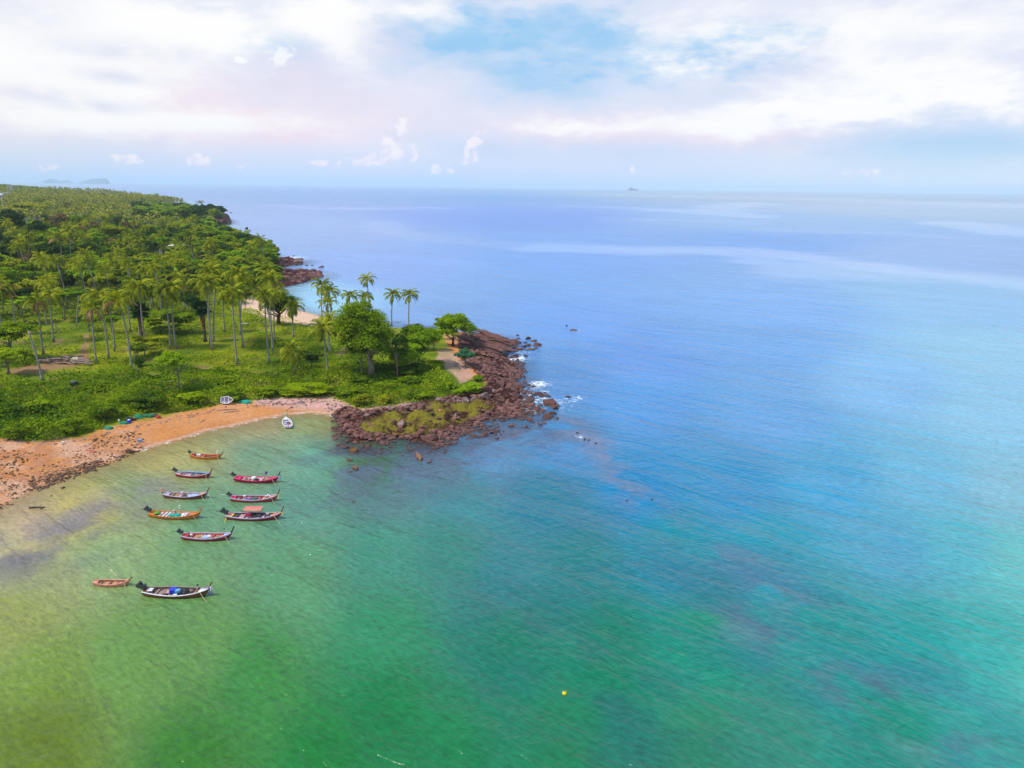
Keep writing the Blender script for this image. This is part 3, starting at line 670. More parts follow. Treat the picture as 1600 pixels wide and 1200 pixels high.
fm = g.m('MULTIPLY', fm, g.ramp(foam, .04, .3))
bc = g.mix(fm, bc, (0.85, 0.88, 0.9))
pr = g.node('ShaderNodeBsdfPrincipled', {'Base Color': bc, 'IOR': 1.33, 'Roughness': g.m('MULTIPLY_ADD', fm, .5, 0.22), 'Normal': bn.outputs[0]})
tr = g.node('ShaderNodeBsdfTransparent', {'Color': (0.97, 0.97, 0.90, 1)})
al = g.m('MAXIMUM', g.m('POWER', shore, 0.6), fm)
al = g.ramp(al, -0.25, 0.95, 0.0, 1.0, False)
mx = g.node('ShaderNodeMixShader', {0: al, 1: tr.outputs[0], 2: pr.outputs[0]})
g.l.new(mx.outputs[0], out.inputs['Surface'])
build_sea()

# ------------------------------------------------------------------ far islands on the horizon
def island(label, px0, px1, dist, prof, name='island'):
    """prof: list of (fraction, height in m) along the island; a real ridge with depth"""
    a = ray((px0), 290); b = ray(px1, 290)
    P0 = np.array([a[0], a[1]]) / np.hypot(a[0], a[1]) * dist; P1 = np.array([b[0], b[1]]) / np.hypot(b[0], b[1]) * dist
    nx, ny = 60, 16; ax = (P1 - P0); L = np.linalg.norm(ax); ax /= L; pv = np.array([-ax[1], ax[0]])
    fx = np.array([p[0] for p in prof]); fz = np.array([p[1] for p in prof])
    vs = []
    for i in range(nx):
        u = i / (nx - 1); hgt = np.interp(u, fx, fz) * (0.9 + .2 * float(fbm(u * 23, 1.0, 8)))
        for j in range(ny):
            v_ = j / (ny - 1) * 2 - 1; p = P0 + ax * u * L + pv * v_ * L * .22
            vs.append((p[0], p[1], -2 + (hgt + 2) * max(0, 1 - v_ * v_) * (0.85 + .3 * float(fbm(u * 9, v_ * 4 + 7, 4)))))
    i = np.arange(nx - 1)[:, None] * ny + np.arange(ny - 1)[None, :]
    f = np.stack([i, i + ny, i + ny + 1, i + 1], -1).reshape(-1, 4)
    tag(link(name, mesh_np(name, vs, f, 'island_green', smooth=True)), label, kind='structure')
g, out = newmat('island_green')
pos = g.node('ShaderNodeNewGeometry').outputs['Position']
finish(g, out, g.mix(g.ramp(g.noise(pos, .004, 5, .7), .4, .6), (0.03, 0.06, 0.03), (0.08, 0.10, 0.06)), 1.0)
island('long low wooded island on the horizon beyond the palm forest', 58, 118, 24000, [(0, 0), (.15, 40), (.4, 130), (.6, 60), (.8, 90), (1, 0)])
island('flat topped island on the horizon behind the palm forest', 120, 173, 22000, [(0, 0), (.25, 60), (.45, 120), (.9, 135), (.97, 60), (1, 0)])
island('tiny rocky islet alone on the open horizon', 981, 998, 15000, [(0, 0), (.15, 50), (.35, 62), (.6, 38), (.85, 34), (1, 0)])

# ------------------------------------------------------------------ haze: one closed box of thin even air
def build_haze():
    b = MB(); b.box(-30000, 30000, -3000, 34000, -6, 190)
    mt = bpy.data.materials.new('haze_air'); mt.use_nodes = True; g = G(mt.node_tree); g.n.clear(); MAT['haze_air'] = mt
    o_ = g.node('ShaderNodeOutputMaterial'); vl = g.node('ShaderNodeVolumePrincipled', {'Color': (0.80, 0.93, 1.0, 1), 'Density': HAZE, 'Anisotropy': 0.0}); g.l.new(vl.outputs[0], o_.inputs['Volume'])
    tag(b.build('haze', 'haze_air'), 'thin pale sea haze over the bay', kind='stuff')
HAZE = 0.00007
if HAZE > 0: build_haze()
# ================================================================== PLANTS
def frond_geo(L=4.6, rise=35, droop=1.0, nl=15, lw=0.24, ll=0.95, seed=0, dead=False):
    """one coconut frond growing along +x from the origin: arching rib with hanging leaflets"""
    r = random.Random(seed); pts = []; a = math.radians(rise); p = Vector((0, 0, 0)); n = 9
    for i in range(n + 1):
        pts.append(p.copy()); p = p + Vector((math.cos(a), 0, math.sin(a))) * (L / n); a -= math.radians((9 + i * 2.4) * droop)
    def on(t):
        q = t * n; i = min(int(q), n - 1); return pts[i].lerp(pts[i + 1], q - i)
    vs = []; fs = []; tint = []
    for i in range(n + 1):
        w = 0.07 * (1 - i / (n + .5)) + .015; vs += [pts[i] + Vector((0, w, 0)), pts[i] - Vector((0, w, 0))]; tint += [.9, .9]
        if i: k = 2 * i; fs.append((k - 2, k - 1, k + 1, k))
    for i in range(nl):
        t = 0.14 + 0.86 * (i + .5) / nl; c = on(t); c2 = on(min(1, t + .04)); ax = (c2 - c).normalized()
        lenl = ll * math.sin(math.pi * (0.18 + 0.80 * t)) ** .7 * (0.8 + .35 * r.random()) + .12
        for s in (-1, 1):
            dr = (0.55 + .5 * r.random()) * (1.5 if dead else 1)
            tip = c + ax * lenl * .45 + Vector((0, s * lenl * .8, -lenl * dr * .75))
            k = len(vs); wv = ax * lw * (0.8 + .4 * r.random())
            midp = (c + tip) * .5 + Vector((0, s * .06, lenl * .10))
            vs += [c, c + wv, midp + wv * .8, midp - wv * .1, tip]; b = r.random() * .8; tint += [b] * 4 + [b + .1]
            fs += [(k, k + 1, k + 2, k + 3), (k + 3, k + 2, k + 4, k + 4)]
    return [tuple(v) for v in vs], fs, tint
def to_mesh(name, vs, fs, tint, mat):
    q = [f for f in fs if len(set(f)) == 4]; t = [f[:3] for f in fs if len(set(f)) == 3]
    fl = [np.array(q)] + ([np.array(t)] if t else [])
    return mesh_np(name, np.array(vs), fl, mat, attrs={'tint': np.array(tint, float)})
FR = {}
for key, kw, mt in [('up', dict(L=4.2, rise=72, droop=.62), 'frond_green'), ('mid', dict(L=4.8, rise=46, droop=.78), 'frond_green'), ('low', dict(L=4.7, rise=16, droop=.78), 'frond_green'),
                    ('hang', dict(L=4.3, rise=-22, droop=.6), 'frond_green'), ('dead', dict(L=4.0, rise=-25, droop=.9, dead=True, ll=.8), 'frond_dead'), ('dead_flat', dict(L=4.8, rise=12, droop=.55, dead=True, ll=1.1), 'frond_dead')]:
    FR[key] = [to_mesh('frond', *frond_geo(seed=s * 7 + 1, **kw), mt) for s in range(3)]
def coconuts_mesh():
    b = MB(); r = random.Random(4)
    for i in range(7):
        a = i * .9; c = (math.cos(a) * .32, math.sin(a) * .32, -.25 - .15 * r.random()); b.lathe([(0.02, -.16), (.13, -.08), (.15, .03), (.09, .13), (.02, .17)], 6, c)
    return b.mesh('coconut_cluster', 'ochre', True)
COCO = coconuts_mesh()
def trunk_mesh(dx, dy, H, r0=.24, r1=.14, bow=.06, mat='palm_bark', flare=1.7, k=7, n=9):
    b = MB(); pts = []; rad = []
    for i in range(n + 1):
        t = i / n; bx = math.sin(math.pi * t) * bow * H
        lx = t ** 1.15
        pts.append((dx * lx + bx * (-.5 if dx > 0 else .5), dy * lx + bx * .3, H * t)); rad.append(r0 * (flare if i == 0 else 1) * (1 - t) + r1 * t)
    return b.tube(pts, rad, k).mesh('trunk', mat, True)
def crown_fronds(parent, top, scale, style, rnd, n=24):
    """fronds as parts of the palm"""
    for i in range(n):
        t = i / n; az = i * 2.39996 + rnd.random() * .4
        key = 'up' if t < .22 else 'mid' if t < .58 else 'low' if t < .85 else 'hang'
        if style == 'droopy' and t > .35: key = 'hang' if t > .6 else 'low'
        if style == 'dead' and t > .70: key = 'dead'
        if style == 'deadflat' and t > .82: key = 'dead_flat'
        o = link('frond', FR[key][rnd.randrange(3)], parent, top, (rnd.uniform(-.25, .25), rnd.uniform(-.12, .12), az), scale * rnd.uniform(.86, 1.1))

def solve_top(P, cx, cy):
    T = at_plane_y(cx, cy, P[1]); return T

# ---- coconut palms standing clear enough to tell apart: (base px, crown px, size, style, label)
NP = [
 (27, 522, 16, 452, .75, 'dead', 'thin coconut palm with a withered drooping crown beside the maroon hut'),
 (68, 553, 59, 470, .95, 'dead', 'tall coconut palm with orange dead fronds, left of the earthen clearing'),
 (84, 534, 79, 462, .95, 'low', 'coconut palm just behind the one with orange dead fronds'),
 (3, 524, -2, 455, .9, 'mid', 'coconut palm cut off by the edge of the view above the shrubs'),
 (151, 568, 144, 482, .95, 'dead', 'coconut palm with a brown side frond, nearest to the driftwood log pile'),
 (170, 561, 154, 464, 1.0, 'mid', 'coconut palm leaning left, second from the driftwood log pile'),
 (179, 549, 168, 472, .8, 'low', 'thin coconut palm between two taller ones beyond the log pile'),
 (206, 580, 186, 470, 1.0, 'deadflat', 'long leaning coconut palm with big brown dead fronds hanging left'),
 (204, 518, 200, 462, .9, 'mid', 'shorter coconut palm behind the long leaning one'),
 (219, 535, 209, 458, 1.05, 'mid', 'coconut palm leaning left in front of the shaggy fan palm'),
 (228, 545, 218, 450, 1.05, 'mid', 'taller coconut palm crossing in front of the shaggy fan palm'),
 (236, 489, 228, 425, 1.0, 'mid', 'coconut palm standing behind the dark flat layered tree at its left end'),
 (266, 545, 256, 458, 1.15, 'mid', 'broad crowned coconut palm in front of the dark flat layered tree'),
 (275, 545, 268, 452, 1.0, 'mid', 'coconut palm crossing the right half of the dark flat layered tree'),
 (289, 484, 287, 438, .95, 'mid', 'upright coconut palm with yellow crown above the layered tree'),
 (332, 547, 322, 444, 1.15, 'mid', 'tallest coconut palm of the tight trio beside the brown skirted fan palm'),
 (329, 538, 329, 426, 1.05, 'mid', 'rear coconut palm of the tight trio on the grass'),
 (334, 534, 338, 436, .95, 'mid', 'right hand coconut palm of the tight trio on the grass'),
 (351, 519, 349, 462, .85, 'low', 'short dark trunked coconut palm behind the grass clearing'),
 (371, 571, 363, 460, 1.05, 'mid', 'tall straight coconut palm standing foremost in the open grass'),
 (380, 543, 372, 430, 1.1, 'mid', 'coconut palm with orange crown centre in front of the pink cove beach'),
 (376, 523, 380, 442, .95, 'mid', 'coconut palm tucked behind the one with the orange crown centre'),
 (421, 569, 414, 464, 1.0, 'mid', 'slender coconut palm standing foremost before the dark round tree'),
 (427, 552, 421, 438, 1.05, 'mid', 'coconut palm before the dark round tree, tallest of its clump'),
 (424, 526, 417, 424, 1.0, 'mid', 'high crowned coconut palm at the back of the clump by the dark round tree'),
 (429, 535, 429, 458, 1.0, 'mid', 'coconut palm on the right side of the clump by the dark round tree'),
 (459, 527, 457, 478, .95, 'droopy', 'coconut palm with hanging brownish fronds at the top of the cove beach'),
 (461, 587, 455, 548, .95, 'droopy', 'low young coconut palm with heavy drooping dark fronds in the shrubs'),
 (512, 586, 504, 514, 1.0, 'mid', 'coconut palm with grey trunk left of the big broad tree'),
 (516, 552, 514, 500, .9, 'low', 'thick trunked coconut palm half hidden at the left flank of the big tree'),
 (503, 496, 503, 446, 1.05, 'mid', 'coconut palm of the dense crown clump above the cove water'),
 (517, 500, 514, 456, 1.1, 'mid', 'leafiest coconut palm of the clump above the cove water'),
 (512, 505, 512, 474, .95, 'dead', 'low coconut palm with browned fronds under the clump above the cove'),
 (548, 506, 546, 462, .85, 'up', 'coconut palm peeping over the big broad tree against the sea'),
 (572, 506, 570, 464, .85, 'mid', 'coconut palm rising just behind the top of the big broad tree'),
 (577, 506, 573, 437, .85, 'mid', 'highest coconut palm against the sea behind the big broad tree'),
 (612, 509, 614, 461, .9, 'mid', 'left coconut palm of the pair on the far shore of the headland'),
 (639, 512, 640, 461, .9, 'mid', 'lone slim coconut palm on the far shore at the end of the row'),
 (98, 433, 95, 372, 1.25, 'deadflat', 'coconut palm with a horizontal spread of dead orange fronds above the huts'),
 (48, 424, 45, 369, 1.1, 'mid', 'upright yellow green coconut palm rising beside the grey concrete wall'),
 (66, 440, 63, 416, 1.1, 'up', 'small coconut palm between the concrete wall and the brown roofed hut'),
 (112, 425, 110, 362, 1.15, 'mid', 'coconut palm right behind the one with dead orange fronds'),
]
PAL = 'single coconut palms of the grove'
used_xy = []
for i, (bx, by, cx, cy, s, st, lab) in enumerate(NP):
    rnd = random.Random(100 + i)
    P = ground_at(bx, by); T = solve_top(P, cx, cy); used_xy.append(P[:2])
    H = T[2] - P[2]
    root = thing('coconut_palm', lab, 'palm tree', P, 0, PAL)
    link('trunk', trunk_mesh(T[0] - P[0], rnd.uniform(-.6, .6) * 0, H, .25, .15, .02 + .03 * rnd.random()), root)
    top = (T[0] - P[0], 0, H)
    crown_fronds(root, top, s * .97, st, rnd, 22 if st != 'dead' else 18)
    link('coconut_cluster', COCO, root, top, (0, 0, rnd.random() * 6))
# headless trunks
P = ground_at(67, 601); T = solve_top(P, 44, 517)
b = thing('dead_palm_trunk', 'bare leaning palm trunk without a crown, left of the driftwood pile', 'dead palm', P)
link('trunk', trunk_mesh(T[0] - P[0], 0, T[2] - P[2], .26, .16, .03), b)
for bx, by, cx, cy, lab in [(73, 508, 69, 482, 'short bare leaning stem behind the tall palms left of the clearing'), (93, 520, 84, 505, 'fallen leaning bare stem beside a short pale stump'), (120, 510, 123, 462, 'pale bare trunk standing before the bright flat topped tree'),
                            (91, 430, 85, 416, 'leaning bare trunk beside the brown roofed hut'), (106, 430, 103, 414, 'thin bare pole trunk right of the brown roofed hut')]:
    P = ground_at(bx, by); T = solve_top(P, cx, cy); r_ = thing('dead_palm_trunk', lab, 'dead palm', P); link('trunk', trunk_mesh(T[0] - P[0], 0, T[2] - P[2], .2, .13, .02), r_)

# ---- sugar palms with fans and a skirt of dead leaves
def fan_geo(R=1.3, n=11, stalk=1.5):
    vs = [(0, .03, 0), (0, -.03, 0), (stalk, -.03, .1), (stalk, .03, .1)]; fs = [(0, 1, 2, 3)]; t = [.5] * 4
    for i in range(n):
        a = math.radians(-120 + 240 * i / (n - 1)); k = len(vs); d = Vector((math.cos(a), math.sin(a), -.12)); s_ = Vector((-math.sin(a), math.cos(a), 0)); c = Vector((stalk, 0, .1))
        vs += [tuple(c), tuple(c + d * R * .6 - s_ * .16), tuple(c + d * R + Vector((0, 0, -.2))), tuple(c + d * R * .6 + s_ * .16)]; fs.append((k, k + 1, k + 2, k + 3)); t += [(i % 3) * .3] * 4
    return vs, fs, t
FAN = to_mesh('fan_leaf', *fan_geo(), 'frond_dark'); FAND = to_mesh('dead_leaf', *fan_geo(1.0, 7, 1.2), 'frond_dead')
for bx, by, cx, cy, sk, lab in [(321, 534, 315, 482, .45, 'dark fan palm with a thick skirt of dead brown leaves beside the palm trio'), (224, 540, 218, 486, .35, 'dark fan palm with a shaggy purple-brown skirt behind two leaning palms')]:
    P = ground_at(bx, by); T = solve_top(P, cx, cy); H = T[2] - P[2]; dx = T[0] - P[0]; rnd = random.Random(bx)
    r_ = thing('fan_palm', lab, 'fan palm', P, 0, 'fan palms of the grove')
    link('trunk', trunk_mesh(dx, 0, H, .38, .3, .01, 'dark_bark'), r_)
    for i in range(46):
        u = rnd.random(); v_ = math.asin(2 * u - 1) * .8 + .15
        link('fan_leaf', FAN, r_, (dx, 0, H), (0, -v_, i * 2.4), rnd.uniform(.9, 1.15))
    for i in range(60):
        zz = H * (1 - .08 - .5 * (i / 60)); link('dead_leaf', FAND, r_, (dx * zz / H, 0, zz), (0, 1.15 + rnd.uniform(-.2, .25), i * 2.4), rnd.uniform(.5, .8) * (1.1 - .45 * i / 60))

# ---- broadleaf trees
def crown_np(seed, n, leaf=.42, lobes=14, rx=1, ry=1, rz=.75, flat=0.0, layers=0, sparse=0.0, droop=.2, small=1.0):
    """leaf quads through a lobed crown of unit radius; returns verts, faces, tint"""
    R = np.random.default_rng(seed)
    if layers:
        cs = []
        for L in range(layers):
            z = -0.55 + 1.1 * L / max(1, layers - 1); rr = math.sqrt(max(.08, 1 - (z * .85 + .05) ** 2)) * .8
            for k in range(max(3, int(7 * rr))):
                a = R.random() * 6.283; q = rr * math.sqrt(R.random()); cs.append((math.cos(a) * q, math.sin(a) * q, z + R.normal() * .05))
        cs = np.array(cs); rad = R.uniform(.26, .40, len(cs)); sq = .34
    else:
        u = R.normal(size=(lobes, 3)); u /= np.linalg.norm(u, axis=1)[:, None]; u[:, 2] = np.where(R.random(lobes) < .72, np.abs(u[:, 2]), -.75 * np.abs(u[:, 2]))
        cs = u * R.uniform(.42, .72 + .22 * (1 - small), (lobes, 1)); cs_n = lobes; rad = R.uniform(.24, .44, lobes) * small; sq = .8
        cs = np.vstack([cs, [(0, 0, .1)]]); rad = np.append(rad, .55)
    w = rad ** 2; w /= w.sum(); idx = R.choice(len(cs), n, p=w)
    d = R.normal(size=(n, 3)); d /= np.linalg.norm(d, axis=1)[:, None]; d[:, 2] = np.where(R.random(n) < .75, np.abs(d[:, 2]), d[:, 2])
    # tufts: leaves gather into sprays within each lobe
    tu = R.normal(size=(len(cs), 9, 3)); tu /= np.linalg.norm(tu, axis=2)[:, :, None]; tu[:, :, 2] = np.abs(tu[:, :, 2]) * .9 - .1
    td = tu[idx, R.integers(0, 9, n)]; d = d * .62 + td * (.75); d /= np.linalg.norm(d, axis=1)[:, None]
    rr = rad[idx] * (1 - np.abs(R.normal(size=n)) * .20 - .12 * R.random(n)) * (1 + .2 * (R.random(n) < .1))
    p = cs[idx] + d * rr[:, None] * np.array([1, 1, sq])
    nrm = d * .8 + R.normal(size=(n, 3)) * .45 + np.array([0, 0, .55]); nrm /= np.linalg.norm(nrm, axis=1)[:, None]
    p = p * np.array([rx, ry, rz])
    t = np.cross(nrm, R.normal(size=(n, 3))); t /= np.linalg.norm(t, axis=1)[:, None]; b = np.cross(nrm, t)
    s = (leaf * R.uniform(.6, 1.3, n))[:, None]
    v = np.stack([p - t * s * .5, p + b * s * .34 - nrm * s * .05, p + t * s * .5 - np.array([0, 0, droop]) * s, p - b * s * .34 - nrm * s * .05], 1).reshape(-1, 3)
    f = np.arange(n * 4).reshape(-1, 4); tint = np.repeat(np.clip(R.normal(.45, .25, n) + .25 * (idx % 5 / 4 - .5), 0, 1), 4)
    return v, f, tint
def crown_mesh(name='crown', mat='leaf_mid', **kw):
    v, f, t = crown_np(**kw); return mesh_np(name, v, f, mat, attrs={'tint': t})
CR = {}
def crown_set(key, mat, cnt, **kw): CR[key] = [crown_mesh(mat=mat, seed=hash_s(key) + i * 13, **kw) for i in range(cnt)]
def hash_s(s): return sum(ord(c) * (i + 3) for i, c in enumerate(s))
for nm, mt in (('bright', 'leaf_bright'), ('mid', 'leaf_mid'), ('dark', 'leaf_dark'), ('yellow', 'leaf_yellow'), ('brown', 'leaf_brown')):
    crown_set(nm, mt, 3 if nm != 'brown' else 1, n=3000 if nm != 'brown' else 1300, leaf=.155, lobes=18)
crown_set('flat_bright', 'leaf_bright', 2, n=3000, leaf=.16, layers=4, rz=.75); crown_set('flat_dark', 'leaf_dark', 2, n=2600, leaf=.15, layers=4, rz=.55)
crown_set('airy', 'leaf_dark', 2, n=1300, leaf=.14, lobes=26)
def limb_trunk(seed, H, R0, crown_r, limbs=5, mat='tree_bark', split=.45):
    r = random.Random(seed); b = MB()
    b.tube([(0, 0, -.3), (r.uniform(-.1, .1), r.uniform(-.1, .1), H * .3), (r.uniform(-.3, .3) * R0 * 3, r.uniform(-.3, .3), H * split), (r.uniform(-.5, .5), r.uniform(-.4, .4), H)], [R0 * 1.35, R0, R0 * .8, R0 * .2], 8)
    for i in range(limbs):
        a = i * 6.283 / limbs + r.random(); z0 = H * (split - .1 + .3 * r.random()); q = crown_r * (.55 + .3 * r.random())
        b.tube([(0, 0, z0), (math.cos(a) * q * .45, math.sin(a) * q * .45, z0 + H * .16), (math.cos(a) * q, math.sin(a) * q, z0 + H * (.25 + .2 * r.random()))], [R0 * .5, R0 * .33, R0 * .09], 6)
    return b.mesh('trunk', mat, True)
GEN_TRUNK = [limb_trunk(s, 1.0, .05, .9, 6) for s in (1, 2, 3)]      # unit tall trunks for the far trees
SPC = {'bright': 'bright green', 'mid': 'mid green', 'dark': 'dark green', 'yellow': 'yellow green', 'brown': 'bare brown', 'flat_bright': 'flat topped bright green', 'flat_dark': 'layered dark green', 'airy': 'sparse'}
def tree_px(cx, cy, rx, ry, by, kind, label, group=None, bx=None, R0=None, trunk='tree_bark', own=None, name='tree', cat='tree', dz=1.0):
    """crown centre and radii in pixels, base row; solved onto the ground"""
    bx = cx if bx is None else bx
    P = ground_at(bx, by); C_ = solve_top(P, cx, cy); depth = project(C_)[2]; k = depth / F_PX
    r = rx * k; h = max(ry * k, .4); H = max(C_[2] - P[2], h * .6)
    root = thing(name, label, cat, P, 0, group); rnd = random.Random(int(cx * 7 + cy))
    link('trunk', limb_trunk(int(cx + cy), H, R0 or max(.12, r * .055), r, 6, trunk), root)
    me = own if own is not None else CR[kind][rnd.randrange(len(CR[kind]))]
    c = link('crown', me, root, (C_[0] - P[0], 0, H), (0, 0, rnd.random() * 6), (r * 1.05, r * 1.05, h * 1.28 * dz))
    used_xy.append(P[:2]); return root

def big(name, mat, n, leaf, **kw): return crown_mesh(mat=mat, seed=hash_s(name), n=n, leaf=leaf, **kw)
# main trees of the headland
tree_px(570, 525, 54, 44, 588, 'mid', 'huge broad spreading tree with a pale forked trunk on the headland', own=big('giant', 'leaf_mid', 26000, .056, lobes=70, rz=1.12, small=.85), bx=581, R0=.62)
tree_px(560, 548, 16, 12, 587, 'dark', 'thin pale stemmed sapling under the left side of the huge tree', bx=566, R0=.13)
tree_px(709, 513, 32, 21, 541, 'bright', 'bright green umbrella shaped tree on the rocks at the headland point', own=big('umbrella', 'leaf_bright', 8000, .10, lobes=34, rz=.95), bx=708, R0=.3, trunk='dark_bark')
tree_px(662, 534, 34, 20, 572, 'bright', 'wide bright green spreading tree between the huge tree and the umbrella tree', own=big('pair', 'leaf_bright', 8500, .10, lobes=34, rz=1.0), bx=655, R0=.28)
tree_px(634, 556, 30, 19, 582, 'bright', 'lower bright green tree leaning on its wide neighbour', own=big('pairb', 'leaf_bright', 7500, .11, lobes=26, rz=1.0), bx=640, R0=.2)
tree_px(648, 522, 22, 15, 548, 'mid', 'green tree behind the wide spreading tree near the far shore', own=big('infill', 'leaf_mid', 5000, .12, lobes=24, rz=1.0), R0=.2)
tree_px(678, 527, 16, 12, 548, 'bright', 'small bright tree linking the wide tree and the umbrella tree', own=big('infillb', 'leaf_bright', 3200, .14, lobes=18, rz=1.0), R0=.14)
tree_px(727, 553, 17, 12, 573, 'teal', 'small blue green screw pine beside the dirt path on the rocks', own=big('pandan', 'leaf_teal', 2600, .17, lobes=14), R0=.16, name='screw_pine', cat='screw pine')
tree_px(626, 540, 15, 36, 590, 'airy', 'tall grey feathery she-oak with a thin red-brown trunk', own=big('sheoak', 'leaf_dark', 2600, .10, lobes=34, sparse=.5), bx=621, R0=.17, trunk='driftwood', name='she_oak', dz=.75)
tree_px(739, 518, 13, 12, 532, 'airy', 'wispy light green shrub tree right behind the umbrella tree', own=big('wisp', 'leaf_bright', 1300, .14, lobes=22), R0=.1)
tree_px(690, 505, 13, 13, 530, 'bright', 'small leafy tree filling in the left flank of the umbrella tree', own=big('fill', 'leaf_bright', 2200, .16, lobes=12), R0=.12)
tree_px(268, 562, 27, 15, 610, 'bright', 'young bright green tree with a slim pale trunk above the shrubs', own=big('young', 'leaf_bright', 4200, .13, lobes=24, rz=.9), bx=281, R0=.17)
tree_px(265, 500, 38, 20, 522, 'flat_dark', 'wide dark flat layered tree behind the coconut palms', own=big('layer', 'leaf_mid', 8500, .09, layers=6, rz=.95), R0=.25, trunk='dark_bark')
tree_px(438, 475, 28, 24, 508, 'dark', 'dark glossy round tree with a stout black trunk at the cove beach', own=big('glossy', 'leaf_dark', 6000, .12, lobes=26), bx=436, R0=.55, trunk='dark_bark')
tree_px(487, 556, 20, 13, 576, 'airy', 'small dark layered tree between the drooping palm and the grey trunked palm', own=big('small', 'leaf_dark', 2600, .13, layers=4, rz=.7), R0=.12, trunk='dark_bark')
tree_px(232, 532, 28, 12, 556, 'yellow', 'low yellow green spreading tree in front of the shaggy fan palm', own=big('yel', 'leaf_yellow', 3000, .13, layers=3, rz=.6), bx=226, R0=.13)
tree_px(215, 545, 14, 12, 572, 'mid', 'small bushy green tree right of the long leaning palm', R0=.12)
tree_px(218, 570, 10, 14, 592, 'airy', 'slender young tree with thin foliage below the spreading yellow tree', R0=.1)
tree_px(102, 457, 30, 8, 500, 'flat_bright', 'flat topped bright green tree above the dark grassy hollow', R0=.18)
tree_px(38, 468, 24, 8, 505, 'flat_bright', 'flat topped bright green tree beside the palm with orange dead fronds', R0=.15)
tree_px(20, 520, 36, 20, 560, 'bright', 'dense bright green leafy tree at the edge of the view above the shrubs', own=big('lefta', 'leaf_creeper', 6500, .10, lobes=30))
tree_px(14, 555, 30, 16, 585, 'bright', 'dense green tree lowest on the slope at the edge of the view', own=big('leftb', 'leaf_creeper', 5200, .11, lobes=26))
tree_px(22, 430, 26, 18, 470, 'bright', 'bright green feathery tree below the grey concrete wall', own=big('leftc', 'leaf_bright', 4200, .11, layers=6, rz=.9))
tree_px(65, 440, 30, 16, 470, 'dark', 'dark bushy tree between the maroon hut and the brown roofed hut', own=big('leftd', 'leaf_dark', 5200, .10, lobes=30))
